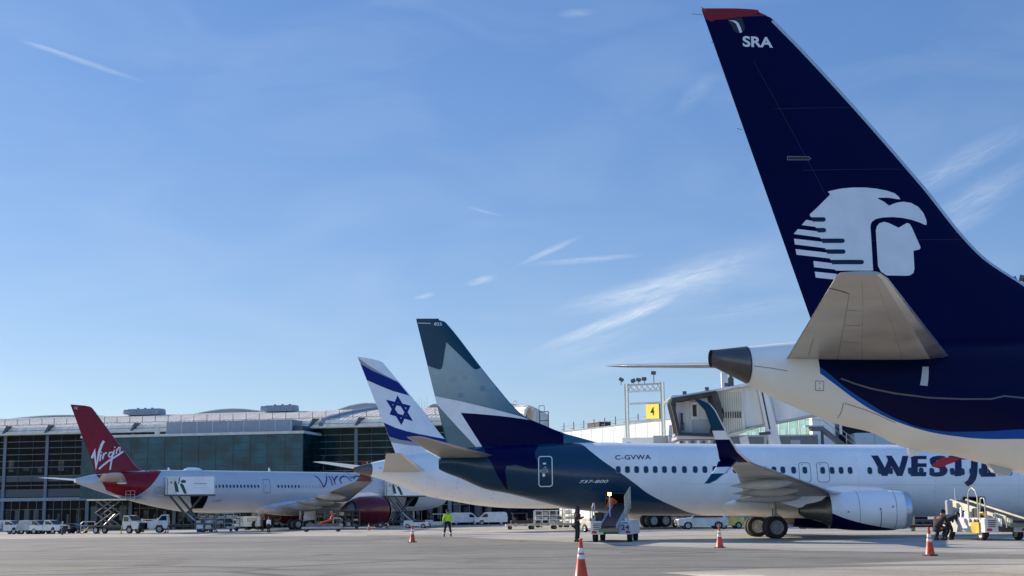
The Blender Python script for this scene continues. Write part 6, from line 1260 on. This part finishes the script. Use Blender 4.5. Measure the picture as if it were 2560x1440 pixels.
    def cloth(name, keep, edges, grow, m, rr=None, lv=2):
        ns = [n for n in keep]; ix = {n: i for i, n in enumerate(ns)}; pp = []
        for n in ns:
            r = rad[n]; r = tuple(v*grow+.012 for v in r) if isinstance(r, tuple) else r*grow+.012
            if rr and n in rr: r = rr[n]
            pp.append((*J[n], r))
        return skin(name, pp, [(ix[a], ix[b]) for a, b in edges], m, t, lv)
    tr = ['pel', 'wst', 'lhp', 'lkn', 'lan', 'rhp', 'rkn', 'ran']; o = cloth('trousers', tr, [('pel', 'wst'), ('pel', 'lhp'), ('lhp', 'lkn'), ('lkn', 'lan'), ('pel', 'rhp'), ('rhp', 'rkn'), ('rkn', 'ran')], 1.12, trousers, {'lan': .075, 'ran': .075, 'lkn': .08, 'rkn': .08})
    jk = ['chs', 'wst', 'pel', 'nck', 'lsh', 'lel', 'lwr', 'rsh', 'rel', 'rwr']; cloth('jacket', jk, [('pel', 'wst'), ('wst', 'chs'), ('chs', 'nck'), ('chs', 'lsh'), ('lsh', 'lel'), ('lel', 'lwr'), ('chs', 'rsh'), ('rsh', 'rel'), ('rel', 'rwr')], 1.18, top, {'pel': (.185, .15), 'wst': (.175, .14), 'chs': (.20, .155), 'nck': .075, 'lwr': .052, 'rwr': .052, 'lsh': .09, 'rsh': .09, 'lel': .07, 'rel': .07})
    h = Vector(J['hd1']); f = (Vector(J['hd1'])-Vector(J['hd0'])).normalized()
    b = MB(); m_ = cap or BLACK
    b.loft([[(h.x+(.0 if not hood else -.02)+.108*k*math.cos(a*math.pi/8), h.y+.10*k*math.sin(a*math.pi/8), h.z+z) for a in range(16)] for k, z in ((1.04, .0), (1.06, .05), (.95, .10), (.6, .135), (.1, .145))], m_)
    if hood: b.loft([[(h.x-.03+.12*k*math.cos(a*math.pi/8), h.y+.115*k*math.sin(a*math.pi/8), h.z+z) for a in range(16)] for k, z in ((1.1, -.18), (1.0, -.08), (1.0, .02))], m_)
    b.build('hat' if cap else 'hair', t)
    b = MB()
    for s in (-1, 1): b.cyl((h.x+.086, h.y+s*.034, h.z-.005), (h.x+.094, h.y+s*.034, h.z-.005), .012, BLACK, n=8); b.cyl((h.x+.01, h.y+s*.092, h.z-.03), (h.x+.01, h.y+s*.108, h.z-.01), .022, SKIN, n=8)
    b.prism([(h.x+.085, h.z-.005), (h.x+.118, h.z-.04), (h.x+.088, h.z-.045)], h.y-.012, h.y+.012, SKIN); b.box(h.x+.085, h.x+.093, h.y-.022, h.y+.022, h.z-.072, h.z-.064, MAROON); b.build('face', t)
    for k in 'lr':
        b = MB(); a = Vector(J[k+'an']); o_ = Vector(J[k+'to']); b.loft([[(a.x-.09+.0, a.y-.045, 0), (a.x-.09, a.y+.045, 0), (a.x-.08, a.y+.04, .11), (a.x-.08, a.y-.04, .11)], [(a.x+.03, a.y-.05, 0), (a.x+.03, a.y+.05, 0), (a.x+.03, a.y+.04, .12), (a.x+.03, a.y-.04, .12)], [(o_.x+.05, o_.y-.045, 0), (o_.x+.05, o_.y+.045, 0), (o_.x+.03, o_.y+.035, .05), (o_.x+.03, o_.y-.035, .05)]], BLACK, smooth=False); b.build('shoe', t)
        if stripes: b = MB(); b.lathe([(.17, .082), (.18, .088), (.25, .086), (.26, .08)], J[k+'an'][0]+.002, J[k+'an'][1]-(.005 if k == 'l' else -.005), 0, COLLAR, 'z', 16); b.build('reflective_band', t)
    return t
person('worker seen from behind in a bright yellow-green jacket, dark trousers and silver ankle bands', on_ground(-4.5, 93.0), R(95), HIVIS, NAVYC, cap=NAVYC, stripes=True, apart=.20, sc=(1.04, 1.04, 1.0))
w2 = person('worker in a dark hood and maroon vest standing behind the nearest cone', on_ground(3.22, 71.5), R(20), MAROON, NAVYC, 'hands_front', cap=BLACK, hood=True, apart=.05, sc=(1, 1, 1.03))
b = MB(); b.tube([(-.02, -.14, 1.5), (.12, -.18, 1.36), (.10, -.19, 1.16), (-.05, -.19, 1.04)], .022, LTGREY); b.build('reflective_stripe', w2)
p = at(672, 20.6); person('worker in a pale vest and dark trousers before the wheels of the red-tailed jet', p, R(60), COLLAR, NAVYC, cap=BLACK, apart=.05)
p = at(657, 18.6); person('worker in a dark jacket half hidden left of the one in the pale vest', p, R(200), NAVYC, NAVYC, cap=BLACK, stripes=None)
person('crouching worker in dark clothes at the left end of the right belt loader', on_ground(20.9, 67.0), R(15), NAVYC, NAVYC, 'bend', cap=BLACK, sc=(1, 1, .95)); person('worker in dark clothes squatting low beside the crouching one near the last cone', on_ground(20.2, 66.3), R(40), mat('brown black cloth', (.03, .018, .014), .9), NAVYC, 'crouch', cap=NAVYC, sc=(1.25, 1.25, 1.25))
w = person('worker in an orange shirt bending inside the rear hold of the teal jet', (5.55, 75.15, 1.12), R(200), ORVEST, NAVYC, 'bend', cap=BLACK, sc=(.85, .85, .9))
